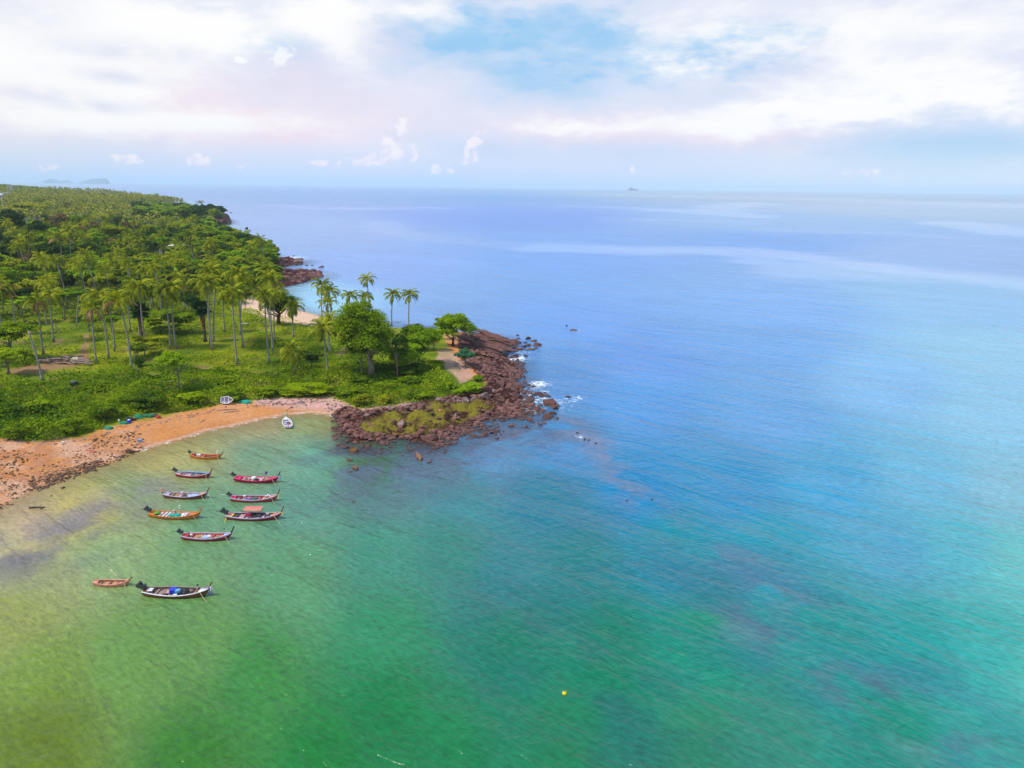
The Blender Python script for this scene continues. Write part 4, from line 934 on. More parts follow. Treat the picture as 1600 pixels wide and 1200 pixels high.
# woods behind: named by eye
WOODS = [(18, 345, 24, 20, 384, 'dark', 'wide dark tree with several pale leaning trunks above the concrete wall'), (57, 356, 16, 13, 392, 'dark', 'rounded blue-green tree right of the pale leaning trunks'),
 (78, 348, 9, 14, 372, 'dark', 'small very dark tree left of the bare brown tree'), (92, 347, 15, 17, 380, 'brown', 'bare brown twiggy tree in the middle of the woods'), (118, 347, 14, 15, 375, 'bright', 'bright green domed tree right of the bare brown tree'),
 (120, 362, 13, 9, 380, 'dark', 'dark domed tree directly below the bright domed one'), (48, 325, 26, 10, 350, 'yellow', 'long yellow green crown near the white tower'), (20, 330, 24, 10, 350, 'yellow', 'yellowish spreading tree below the white tower'),
 (62, 316, 14, 8, 330, 'yellow', 'small golden tree at the top of the woods'), (136, 324, 8, 6, 336, 'bright', 'lime green round tree among the distant palms'), (110, 322, 16, 7, 335, 'brown', 'brownish distant tree among the palms on the slope'),
 (178, 362, 22, 13, 395, 'yellow', 'big yellow green domed tree in the middle of the woods'), (170, 378, 24, 12, 400, 'dark', 'shadowy dark tree beneath the yellow green dome'), (145, 355, 14, 12, 378, 'brown', 'olive brown palm-like thicket left of the yellow green dome'),
 (230, 365, 15, 12, 390, 'dark', 'olive dark tree above the pale resort house'), (256, 380, 18, 14, 402, 'bright', 'bright green spreading tree in front of the resort house'), (188, 345, 14, 10, 365, 'dark', 'dark tree beyond the yellow green dome'),
 (286, 370, 17, 10, 392, 'mid', 'green tree just above the white roofed building'), (303, 377, 15, 12, 400, 'yellow', 'rust tinged tree right of the white roofed building'), (328, 367, 22, 12, 398, 'mid', 'tree with reddish upper leaves at the sea end of the woods'),
 (345, 378, 22, 15, 408, 'mid', 'large rounded tree at the seaward edge of the woods'), (366, 383, 20, 14, 410, 'mid', 'rounded tree overhanging the sea second from the end'), (388, 392, 14, 14, 416, 'mid', 'outermost rounded tree overhanging the sea'),
 (326, 396, 24, 14, 420, 'dark', 'dark deep-shaded tree under the seaward woods'), (350, 404, 22, 12, 424, 'dark', 'dark tree in the hollow behind the yellow domed tree'), (372, 414, 26, 15, 440, 'yellow', 'broad yellow green domed tree above the cove'),
 (310, 414, 22, 10, 434, 'bright', 'bright green flat tree just below the white roofed building'), (268, 422, 22, 10, 446, 'dark', 'dark tree left of the upright yellow crowned palm'), (300, 430, 16, 10, 452, 'dark', 'dark tree right of the upright yellow crowned palm'),
 (395, 415, 13, 14, 440, 'mid', 'green tree at the corner of the woods by the far rocks'), (425, 408, 11, 14, 430, 'airy', 'open branched tree standing alone by the far rocks'), (433, 420, 12, 8, 436, 'bright', 'bright bushy tree right under the open branched one'),
 (240, 405, 20, 10, 425, 'dark', 'dark olive tree below the resort house'), (205, 412, 22, 11, 436, 'mid', 'mid green tree in the centre of the woods'), (160, 395, 20, 9, 420, 'dark', 'dark tree behind the huddle of palms above the hollow'),
 (130, 385, 16, 10, 408, 'dark', 'dark tree right of the dead orange fronds'), (75, 392, 22, 17, 428, 'dark', 'deep dark tree behind the upright palm by the wall'), (115, 405, 18, 10, 430, 'mid', 'green tree behind the brown roofed hut'),
 (235, 340, 19, 13, 356, 'dark', 'dark blue-green tree at the inner end of the cape'), (262, 336, 17, 13, 354, 'mid', 'green tree on the near slope of the cape'), (286, 333, 16, 14, 352, 'mid', 'full green tree on the cape above the shore'), (306, 332, 14, 15, 352, 'dark', 'dark green tree at the cape just before its red cliff'), (318, 330, 9, 10, 346, 'dark', 'small tree right above the red cliff'),
 (215, 330, 14, 9, 345, 'mid', 'green tree where the cape joins the palm plain'), (400, 440, 16, 12, 462, 'mid', 'green tree behind the palm with the orange crown centre'), (345, 440, 18, 11, 462, 'dark', 'dark tree filling the gap behind the palm trio'), (240, 455, 20, 12, 478, 'dark', 'dark green tree behind the grove left of the layered tree'),
 (300, 470, 16, 11, 488, 'dark', 'dark rounded shrubby tree right of the layered tree'), (190, 440, 22, 12, 466, 'mid', 'leafy tree behind the dead-fronded long palm'), (175, 500, 14, 10, 520, 'bright', 'bright small tree among the slender trunks'), (140, 500, 16, 9, 518, 'bright', 'bright green bush tree at the edge of the hollow')]
for cx, cy, rx, ry, by, kd, lab in WOODS:
    tree_px(cx, cy, rx, ry, by, kd, lab, 'broadleaf trees of the woods')
# cape palms in a small row
for i, (bx, by, cx, cy, lab) in enumerate([(330, 338, 329, 323, 'tallest palm on the tip of the cape'), (338, 339, 338, 325, 'palm on the tip of the cape, nearest the sea'), (341, 341, 343, 331, 'lowest leaning palm over the red cliff'), (333, 341, 332, 331, 'short palm in the cluster on the cape tip'), (313, 338, 313, 317, 'palm behind the cape trees'), (245, 322, 245, 305, 'palm standing out on the skyline of the cape')]):
    P = ground_at(bx, by); T = solve_top(P, cx, cy); rnd = random.Random(i); r_ = thing('coconut_palm', lab, 'palm tree', P, 0, 'palms on the far cape')
    link('trunk', trunk_mesh(T[0] - P[0], 0, T[2] - P[2], .3, .2), r_)
    vs = []; 
    link('crown', None, r_, (T[0] - P[0], 0, T[2] - P[2]), (0, 0, i), 1.25); bpy.data.objects.remove(r_.children[-1])
    CAPE = None
    crown_fronds(r_, (T[0] - P[0], 0, T[2] - P[2]), 1.3, 'mid', rnd, 14)

# ---- a crown in one mesh for palms of the grove behind
def palm_crown(seed, n=20, nl=8, mat='frond_green', style=0):
    r = random.Random(seed); V = []; F = []; T = []
    for i in range(n):
        t = i / n; rise = 80 - 100 * t + r.uniform(-8, 8)
        v, f, ti = frond_geo(4.6 * r.uniform(.85, 1.1), rise, .72 if t > .2 else .55, nl, .34, .95, seed * 50 + i)
        M = Matrix.Rotation(i * 2.39996 + r.random() * .4, 4, 'Z'); k = len(V)
        V += [tuple(M @ Vector(p)) for p in v]; F += [tuple(a + k for a in ff) for ff in f]; b = r.uniform(-.2, .35); T += [min(1, max(0, x * .7 + b)) for x in ti]
    return to_mesh('crown', V, F, T, mat)
PCR = [palm_crown(s) for s in range(5)] + [palm_crown(9, 17, 8, 'frond_green')]
PTR = [trunk_mesh(dx * 1.0, 0, 1.0, .016, .010, .04, k=6, n=6) for dx in (-.10, -.05, .0, .05, .08)]

def in_any(px, py, *polys):
    o = np.zeros(np.shape(px), bool)
    for P_ in polys: o |= inpoly(px, py, P_)
    return o
P_OPEN = [(-60, 700), (-60, 508), (0, 500), (60, 505), (95, 480), (130, 490), (150, 505), (200, 500), (235, 505), (290, 488), (320, 488), (375, 462), (500, 488), (720, 500), (760, 620), (500, 700)]
P_WALLV = [(-10, 400), (48, 400), (60, 412), (-10, 418)]
def zone(px, py):
    cols = [(60, 'above the concrete wall'), (130, 'behind the brown roofed hut'), (200, 'behind the grassy hollow'), (270, 'before the resort house'), (330, 'beside the white roofed building'), (362, 'beyond the palm trio'), (396, 'above the cove beach'), (2000, 'by the far red rocks')]
    rows = [(318, 'on the far plain'), (345, 'on the distant slope'), (375, 'in the upper woods'), (410, 'in the middle woods'), (450, 'in the lower woods'), (2000, 'at the grove edge')]
    return next(b for a, b in cols if px < a), next(b for a, b in rows if py < a)
# jittered grid over the land, world spacing growing with distance
def scatter(rmin, rmax, sp, seed):
    R = np.random.default_rng(seed); xs = np.arange(-rmax, rmax, sp); ys = np.arange(40, rmax, sp)
    X, Y = np.meshgrid(xs, ys); X = X + R.uniform(-.48, .48, X.shape) * sp; Y = Y + R.uniform(-.48, .48, Y.shape) * sp
    X = X.ravel(); Y = Y.ravel(); r = np.hypot(X, Y); th = np.degrees(np.arctan2(X, Y)); k = (r > rmin) & (r < rmax) & (th > -39) & (th < 2)
    X, Y = X[k], Y[k]; d = sdist(X, Y); k = d > 5; X, Y, d = X[k], Y[k], d[k]; Z = elev(X, Y, d); px, py, w = project(np.stack([X, Y, Z], 1))
    k = (px > -50) & (px < 700); return X[k], Y[k], Z[k], px[k], py[k], d[k]
X, Y, Z, px, py, d = scatter(215, 620, 9.6, 5)
k = ~in_any(px, py, P_OPEN, P_WALLV, P_COVE) & ~inpoly(px, py, [(425, 470), (520, 450), (520, 395), (425, 395)])
X, Y, Z, px, py, d = (a[k] for a in (X, Y, Z, px, py, d))
U = np.array(used_xy); nP = nT = 0
HOUSES = [(22, 457), (95, 428), (285, 400), (222, 376), (268, 392)]
HX = [ground_at(a, b_)[:2] for a, b_ in HOUSES]
for i in range(len(X)):
    if np.min(np.hypot(U[:, 0] - X[i], U[:, 1] - Y[i])) < 4.5: continue
    if any(np.hypot(h[0] - X[i], h[1] - Y[i]) < 9 or (abs(math.atan2(h[0], h[1]) - math.atan2(X[i], Y[i])) < 0.018 and 0 < np.hypot(*h) - np.hypot(X[i], Y[i]) < 28) for h in HX): continue
    rnd = random.Random(i * 31 + 5); r = math.hypot(X[i], Y[i]); v_ = float(fbm(X[i] / 55, Y[i] / 55, 201, 3))
    palm = rnd.random() < (0.55 if v_ > .54 else .20) and not (px[i] > 310 and py[i] < 425 and px[i] < 430)
    if r < 300 and py[i] > 440: palm = rnd.random() < .72
    zc, zr = zone(px[i], py[i])
    if palm and nP < 250:
        H = rnd.uniform(8.5, 16.5); vi = rnd.randrange(5); lean = (-.10, -.05, 0, .05, .08)[vi]
        ln = ('leaning left', 'slightly left-leaning', 'upright', 'slightly right-leaning', 'leaning right')[vi]
        root = thing('coconut_palm', f"{'tall' if H > 13 else 'short'} {ln} coconut palm {zr} {zc}", 'palm tree', (X[i], Y[i], Z[i] - .1), 0, 'coconut palms of the inland grove')
        link('trunk', PTR[vi], root, None, None, (H, H, H))
        link('crown', PCR[rnd.randrange(6)], root, (lean * H, 0, H), (rnd.uniform(-.1, .1), rnd.uniform(-.1, .1), rnd.random() * 6), rnd.uniform(.68, 1.12)); nP += 1
    elif nT < 290:
        c_ = rnd.random(); q = v_
        kd = 'dark' if c_ < .28 else 'mid' if c_ < .54 else 'bright' if c_ < .74 else 'yellow' if c_ < .93 else 'flat_bright' if c_ < .97 else 'brown'
        rr = rnd.uniform(4.4, 7.4); H = rnd.uniform(5.5, 9)
        if r < 300: rr *= .72; H *= .7
        hs = 'large' if rr > 5.7 else 'smaller'
        root = thing('tree', f"{hs} {SPC[kd]} tree {zr} {zc}", 'tree', (X[i], Y[i], Z[i] - .1), 0, 'broadleaf trees of the inland grove')
        link('trunk', GEN_TRUNK[i % 3], root, None, (0, 0, i), (rr * 1.0, rr * 1.0, H))
        link('crown', CR[kd][rnd.randrange(len(CR[kd]))], root, (0, 0, H * 1.02), (0, 0, rnd.random() * 6), (rr * 1.1, rr * 1.1, rr * .98)); nT += 1
print('grove individuals', nP, nT)

# ---- the far wood: thousands of crowns that read as one mass
def far_woods():
    X, Y, Z, px, py, d = scatter(612, 2900, 10.2, 9)
    R = np.random.default_rng(3); r = np.hypot(X, Y)
    thin = R.random(len(X)) < np.where(r > 1300, np.where(r > 1900, .45, .62), 1.0)
    X, Y, Z, px, py, d, r = (a[thin] for a in (X, Y, Z, px, py, d, r))
    # broadleaf along the cape and in patches, palms on the plain
    v_ = fbm(X / 90, Y / 90, 301, 3); broad = (R.random(len(X)) < .18) | ((px > 205) & (py > 326) & (py < 362)) | (v_ > .66) | ((px > 300) & (py > 318)) | (r > 1900)
    ip = np.where(~broad)[0]; ib = np.where(broad)[0]
    # palm template: 14 fronds, each a bent strip of 3 quads
    tv = []; tf = []; tt = []
    for i in range(13):
        t = i / 13; a = i * 2.4; e = math.radians(76 - 95 * t); p = Vector((0, 0, 0)); k = len(tv)
        for j in range(4):
            wd = (.2, .6, .5, .05)[j]; s_ = Vector((-math.sin(a), math.cos(a), 0)) * wd
            tv += [p + s_, p - s_ - Vector((0, 0, .15))]; tt += [.3 + .5 * ((i * 7) % 5) / 4] * 2
            p = p + Vector((math.cos(a) * math.cos(e), math.sin(a) * math.cos(e), math.sin(e))) * 1.5; e -= .5
            if j: tf.append((k + 2 * j - 2, k + 2 * j - 1, k + 2 * j + 1, k + 2 * j))
    tv = np.array([tuple(v) for v in tv]); tf = np.array(tf); tt = np.array(tt)
    n = len(ip); H = R.uniform(9, 15, n); an = R.random(n) * 6.28; s = R.uniform(.85, 1.1, n); ca, sa = np.cos(an), np.sin(an)
    V = np.stack([(tv[None, :, 0] * ca[:, None] - tv[None, :, 1] * sa[:, None]) * s[:, None] + X[ip, None], (tv[None, :, 0] * sa[:, None] + tv[None, :, 1] * ca[:, None]) * s[:, None] + Y[ip, None],
                  tv[None, :, 2] * s[:, None] + (Z[ip] + H)[:, None]], -1).reshape(-1, 3)
    Fq = (tf[None] + (np.arange(n) * len(tv))[:, None, None]).reshape(-1, 4); tn = np.clip(np.tile(tt, n) + np.repeat(R.uniform(-.3, .3, n), len(tt)), 0, 1)
    tag(link('palm_plantation', mesh_np('palm_plantation', V, Fq, 'frond_far', attrs={'tint': tn})), 'mass of far coconut palm crowns covering the coastal plain', kind='stuff')
    w = .22; q = np.array([(-w, -w, 0), (w, -w, 0), (w, w, 0), (-w, w, 0)])
    lo = np.stack([X[ip], Y[ip], Z[ip]], 1); ln = R.uniform(-.8, .8, n)
    hi = lo + np.stack([ln * 0, ln * 0, H], 1)
    V = np.concatenate([lo[:, None, :] + q[None] * 1.2, hi[:, None, :] + q[None] * .8], 1).reshape(-1, 3)
    bf = np.array([(0, 1, 5, 4), (1, 2, 6, 5), (2, 3, 7, 6), (3, 0, 4, 7)]); Fq = (bf[None] + (np.arange(n) * 8)[:, None, None]).reshape(-1, 4)
    tag(link('palm_plantation_trunks', mesh_np('palm_plantation_trunks', V, Fq, 'palm_bark')), 'pale trunks of the far coconut palms on the plain', kind='stuff')
    # broadleaf crowns
    tmpl = [crown_np(900 + k, 260, .50, 12) for k in range(6)]
    for mt, pick in (('leaf_mid', 0), ('leaf_dark', 1), ('leaf_bright', 2)):
        sel = [j for j in ib if (j * 7919 % 10) in ((0, 1, 2, 3, 4) if pick == 0 else (5, 6, 7, 8) if pick == 1 else (9,))]
        Vs = []; Ts = []
        for j in sel:
            v, f, t = tmpl[j % 6]; a = j * 1.7; rr = 4.5 + 2.8 * ((j * 37 % 100) / 100); c_, s_ = math.cos(a), math.sin(a)
            Vs.append(np.stack([(v[:, 0] * c_ - v[:, 1] * s_) * rr + X[j], (v[:, 0] * s_ + v[:, 1] * c_) * rr + Y[j], v[:, 2] * rr * .9 + Z[j] + rr * .75], 1)); Ts.append(t)
        V = np.concatenate(Vs); tag(link('forest', mesh_np('forest', V, np.arange(len(V)).reshape(-1, 4), mt, attrs={'tint': np.concatenate(Ts)})), {0: 'far mid green woodland crowns on the cape and hill', 1: 'far dark woodland crowns on the cape and hill', 2: 'far bright green crowns scattered in the distant woods'}[pick], kind='stuff')
    print('far', len(ip), len(ib))
far_woods()

# ---- shrub belt behind the beach, one sheet of uncountable leaves, with grass tufts on the clearing
P_SHRUB = [(-60, 690), (0, 684), (40, 689), (95, 686), (125, 681), (165, 666), (205, 658), (250, 650), (290, 642), (330, 634), (362, 629), (400, 625), (440, 621), (500, 619), (535, 626), (562, 638), (600, 634), (640, 630), (690, 622), (712, 613),
           (706, 596), (690, 580), (672, 566), (640, 566), (600, 566), (540, 570), (500, 578), (440, 575), (400, 585), (330, 578), (280, 572), (240, 588), (190, 578), (165, 584), (150, 588), (60, 584), (58, 560), (0, 540), (-60, 540)]
P_HOLE = [[(595, 612), (635, 612), (637, 603), (600, 603)], [(60, 600), (0, 592), (0, 575), (60, 572), (140, 575), (145, 583)], [(200, 663), (252, 652), (250, 645), (165, 655), (165, 670)]]
def cover(poly, n, leaf, mat, name, label, hbase, hvar, seed, holes=(), thr=0.0, box=(-130, 45, 105, 330)):
    R = np.random.default_rng(seed); x = R.uniform(box[0], box[1], n * 4); y = box[2] + (box[3] - box[2]) * R.random(n * 4) ** 1.25
    z = elev(x, y); px, py, w = project(np.stack([x, y, z], 1))
    k = inpoly(px + (fbm(x / 3, y / 3, 2) - .5) * 14, py + (fbm(x / 3, y / 3, 3) - .5) * 5, poly) & (px > -40)
    for h_ in holes: k &= ~inpoly(px, py, h_)
    m_ = fbm(x / 5.5, y / 5.5, 71, 4)
    if thr: k &= (m_ + R.normal(size=len(x)) * .03) > thr
    x, y, z, m_, px, py = (a[k][:n] for a in (x, y, z, m_, px, py)); n = len(x)
    h = hbase + hvar * np.clip((m_ - .35) * 2.6, 0, 1.3) + .35 * fbm(x / 1.2, y / 1.2, 72, 3)
    edge = np.clip(pdist(px, py, np.array(poly, float)) / 5, .15, 1); h *= edge
    zz = z + h * R.uniform(.45, 1.0, n)
    e = .4; gx = (fbm((x + e) / 5.5, y / 5.5, 71, 4) - m_) / e * hvar * 2.6; gy = (fbm(x / 5.5, (y + e) / 5.5, 71, 4) - m_) / e * hvar * 2.6
    nr = np.stack([-gx, -gy, np.ones(n)], 1) + R.normal(size=(n, 3)) * .5; nr /= np.linalg.norm(nr, axis=1)[:, None]
    p = np.stack([x, y, zz], 1); t = np.cross(nr, R.normal(size=(n, 3))); t /= np.linalg.norm(t, axis=1)[:, None]; b = np.cross(nr, t); s = (leaf * R.uniform(.6, 1.35, n))[:, None]
    v = np.stack([p - t * s * .5, p + b * s * .36, p + t * s * .5, p - b * s * .36], 1).reshape(-1, 3)
    tint = np.clip(R.normal(.42, .22, n) + (fbm(x / 9, y / 9, 88, 3) - .5) * 1.3, 0, 1)
    tag(link(name, mesh_np(name, v, np.arange(4 * n).reshape(-1, 4), mat, attrs={'tint': np.repeat(tint, 4)})), label, kind='stuff'); print(name, n)
cover(P_SHRUB, 105000, .50, 'leaf_creeper', 'beach_undergrowth', 'thick bright green undergrowth along the back of the beach', .5, 1.9, 21, P_HOLE)
cover(P_GRASS, 42000, .34, 'leaf_yellow', 'meadow_weeds', 'olive green weeds in the open meadow under the palms', .10, .35, 22, [], .42)
cover([(-60, 540), (60, 505), (60, 470), (140, 500), (200, 500), (290, 490), (380, 465), (420, 500), (480, 505), (560, 545), (600, 575), (520, 585), (420, 578), (330, 570), (240, 582), (170, 582), (60, 570), (-60, 600)], 50000, .45, 'leaf_creeper', 'hollow_undergrowth', 'green low growth between the palm trunks', .18, .9, 23, [P_DIRT], .50)
cover([(-60, 520), (-60, 330), (100, 330), (420, 400), (440, 440), (380, 470), (290, 490), (200, 500), (100, 500)], 55000, .75, 'leaf_mid', 'forest_undergrowth', 'dense low growth under the inland trees', .6, 1.8, 24, [P_WALLV], .36, box=(-330, 20, 200, 620))

# ---- bushes one can tell apart
def bush(cx, cy, rx, ry, mat, label, n=2600, leaf=.17, flower=None):
    by = cy + ry * .85; P = ground_at(cx, by); C_ = solve_top(P, cx, cy); k = project(C_)[2] / F_PX; r = rx * k; h = max(.5, ry * k)
    root = thing('bush', label, 'bush', P, 0, 'bushes at the back of the beach')
    b = MB(); rr = random.Random(int(cx))
    for i in range(5): a = i * 1.3; b.tube([(0, 0, -.1), (math.cos(a) * r * .3, math.sin(a) * r * .15, h * .6)], [.07, .03], 5)
    b.build('stem', 'dark_bark', root)
    v, f, t = crown_np(hash_s(label), n, leaf, 18, rz=.8); link('foliage', mesh_np('foliage', v, f, mat, attrs={'tint': t}), root, (0, 0, h * .55), None, (r * 1.1, min(r, 4.5) * 1.0, h * 1.05))
for a in [(232, 617, 42, 22, 'leaf_mid', 'widest dark olive bush overhanging the fishing gear on the beach', 9000, .085), (112, 660, 22, 20, 'leaf_creeper', 'rounded green bush jutting onto the pebbles', 4200, .12), (30, 668, 24, 18, 'leaf_creeper', 'dark green bush bulging over the left end of the beach', 4200, .12),
          (165, 640, 26, 18, 'leaf_creeper', 'leafy bush left of the overhanging olive bush', 4200, .12), (365, 612, 20, 14, 'leaf_creeper', 'green bush right behind the small upturned boat', 2800, .15), (478, 604, 48, 15, 'leaf_creeper', 'long bright spreading sea hibiscus over the middle of the beach', 9000, .075),
          (565, 621, 17, 15, 'leaf_yellow', 'yellow green ball shaped bush at the right end of the beach', 2800, .13), (603, 620, 14, 11, 'leaf_yellow', 'olive bush next to the yellow green ball bush', 2200, .15), (738, 604, 22, 12, 'leaf_bright', 'bright lime bush on the red rocks', 3600, .13), (745, 589, 10, 7, 'leaf_bright', 'small lime tuft bush behind the larger one on the rocks', 1500, .2),
          (717, 610, 12, 7, 'leaf_bright', 'low bright bush joining the grass to the red rocks', 1500, .2), (512, 592, 12, 5, 'leaf_yellow', 'small rust and yellow bush at the foot of the grey trunked palm', 1200, .2), (540, 608, 22, 9, 'leaf_mid', 'dark shaded bush at the foot of the huge tree', 2400, .16), (420, 606, 26, 11, 'leaf_creeper', 'low bright bush left of the sea hibiscus', 3000, .13),
          (300, 618, 26, 14, 'leaf_creeper', 'bright green bush between the olive bush and the upturned boat', 3600, .13), (70, 630, 30, 16, 'leaf_creeper', 'large soft green bush in the middle of the left thicket', 4200, .12), (10, 635, 24, 16, 'leaf_mid', 'darker green bush at the edge of the view', 3000, .14), (150, 600, 24, 12, 'leaf_creeper', 'low green bush under the bare trunk and log pile', 3000, .13),
          (600, 572, 26, 12, 'leaf_mid', 'shadowy bush between the huge tree trunk and the she-oak', 3400, .13), (560, 588, 22, 10, 'leaf_mid', 'dark bush left of the huge tree trunk', 3000, .14), (682, 566, 18, 9, 'leaf_bright', 'bright bush at the lawn edge of the dirt path', 2400, .16), (640, 574, 28, 12, 'leaf_mid', 'dark thicket bush under the wide spreading tree', 3600, .13), (612, 598, 26, 8, 'leaf_creeper', 'leafy low bush in front of the shadowy thicket', 2800, .14), (700, 600, 16, 8, 'leaf_creeper', 'low green bush beside the lower end of the dirt path', 2200, .16),
          (655, 614, 22, 8, 'leaf_creeper', 'low vivid green bush on the headland lawn', 2400, .14), (640, 590, 24, 9, 'leaf_creeper', 'vivid green patch bush beneath the wide spreading tree', 2600, .14), (350, 592, 24, 9, 'leaf_creeper', 'green bush below the foremost straight palm', 2600, .14)]:
    bush(*a)
# ================================================================== ROCKS
def ico(sub):
    t = (1 + 5 ** .5) / 2
    v = [(-1, t, 0), (1, t, 0), (-1, -t, 0), (1, -t, 0), (0, -1, t), (0, 1, t), (0, -1, -t), (0, 1, -t), (t, 0, -1), (t, 0, 1), (-t, 0, -1), (-t, 0, 1)]
    f = [(0, 11, 5), (0, 5, 1), (0, 1, 7), (0, 7, 10), (0, 10, 11), (1, 5, 9), (5, 11, 4), (11, 10, 2), (10, 7, 6), (7, 1, 8), (3, 9, 4), (3, 4, 2), (3, 2, 6), (3, 6, 8), (3, 8, 9), (4, 9, 5), (2, 4, 11), (6, 2, 10), (8, 6, 7), (9, 8, 1)]
    v = [np.array(p) / np.linalg.norm(p) for p in v]
    for _ in range(sub):
        c = {}; nf = []
        def mid(a, b):
            k = (min(a, b), max(a, b))
            if k not in c: p = v[a] + v[b]; v.append(p / np.linalg.norm(p)); c[k] = len(v) - 1
            return c[k]
        for a, b, d_ in f: x, y, z = mid(a, b), mid(b, d_), mid(d_, a); nf += [(a, x, z), (b, y, x), (d_, z, y), (x, y, z)]
        f = nf
    return np.array(v), np.array(f)
def rock_np(seed, sub, cuts=9, rough=.12):
    R = np.random.default_rng(seed); v, f = ico(sub); r = np.ones(len(v))
    for i in range(cuts):
        n = R.normal(size=3); n /= np.linalg.norm(n); h = R.uniform(.38, .8); q = v @ n; r = np.minimum(r, np.where(q > .01, h / np.maximum(q, .01), 9))
    p = v * np.minimum(r, 1.15)[:, None]
    if sub > 1: p = p * (1 + rough * (fbm(v[:, 0] * 2.5 + seed, v[:, 1] * 2.5 + v[:, 2] * 3.1, seed, 4) - .5)[:, None] * 2)
    return p * np.array([R.uniform(.85, 1.25), R.uniform(.8, 1.1), R.uniform(.6, .85)]), f
ROCKM = {mt: [mesh_np('boulder', *rock_np(s * 3 + j, 3, 13, .09), mt) for s in range(6)] for j, mt in enumerate(('rock_red', 'rock_brown', 'rock_pale', 'rock_orange'))}
for ms in ROCKM.values():
    for me in ms:
        pass
def boulder(px_, py_, s_px, mat, label, group, sq=1.0, name='boulder', zoff=None, tall=1.0):
    P = ground_at(px_, py_); k = project(P)[2] / F_PX; r = s_px * k * .5; rnd = random.Random(int(px_ * 13 + py_ * 7))
    z = max(P[2], -.1) - r * .18 if zoff is None else zoff
    o = link(name, ROCKM[mat][rnd.randrange(6)], None, (P[0], P[1], z + r * .12), (rnd.uniform(-.4, .4), rnd.uniform(-.4, .4), rnd.random() * 6.28), (r * 1.15 * sq, r * rnd.uniform(.9, 1.2), r * rnd.uniform(.95, 1.35) * tall))
    return tag(o, label, 'rock', group)
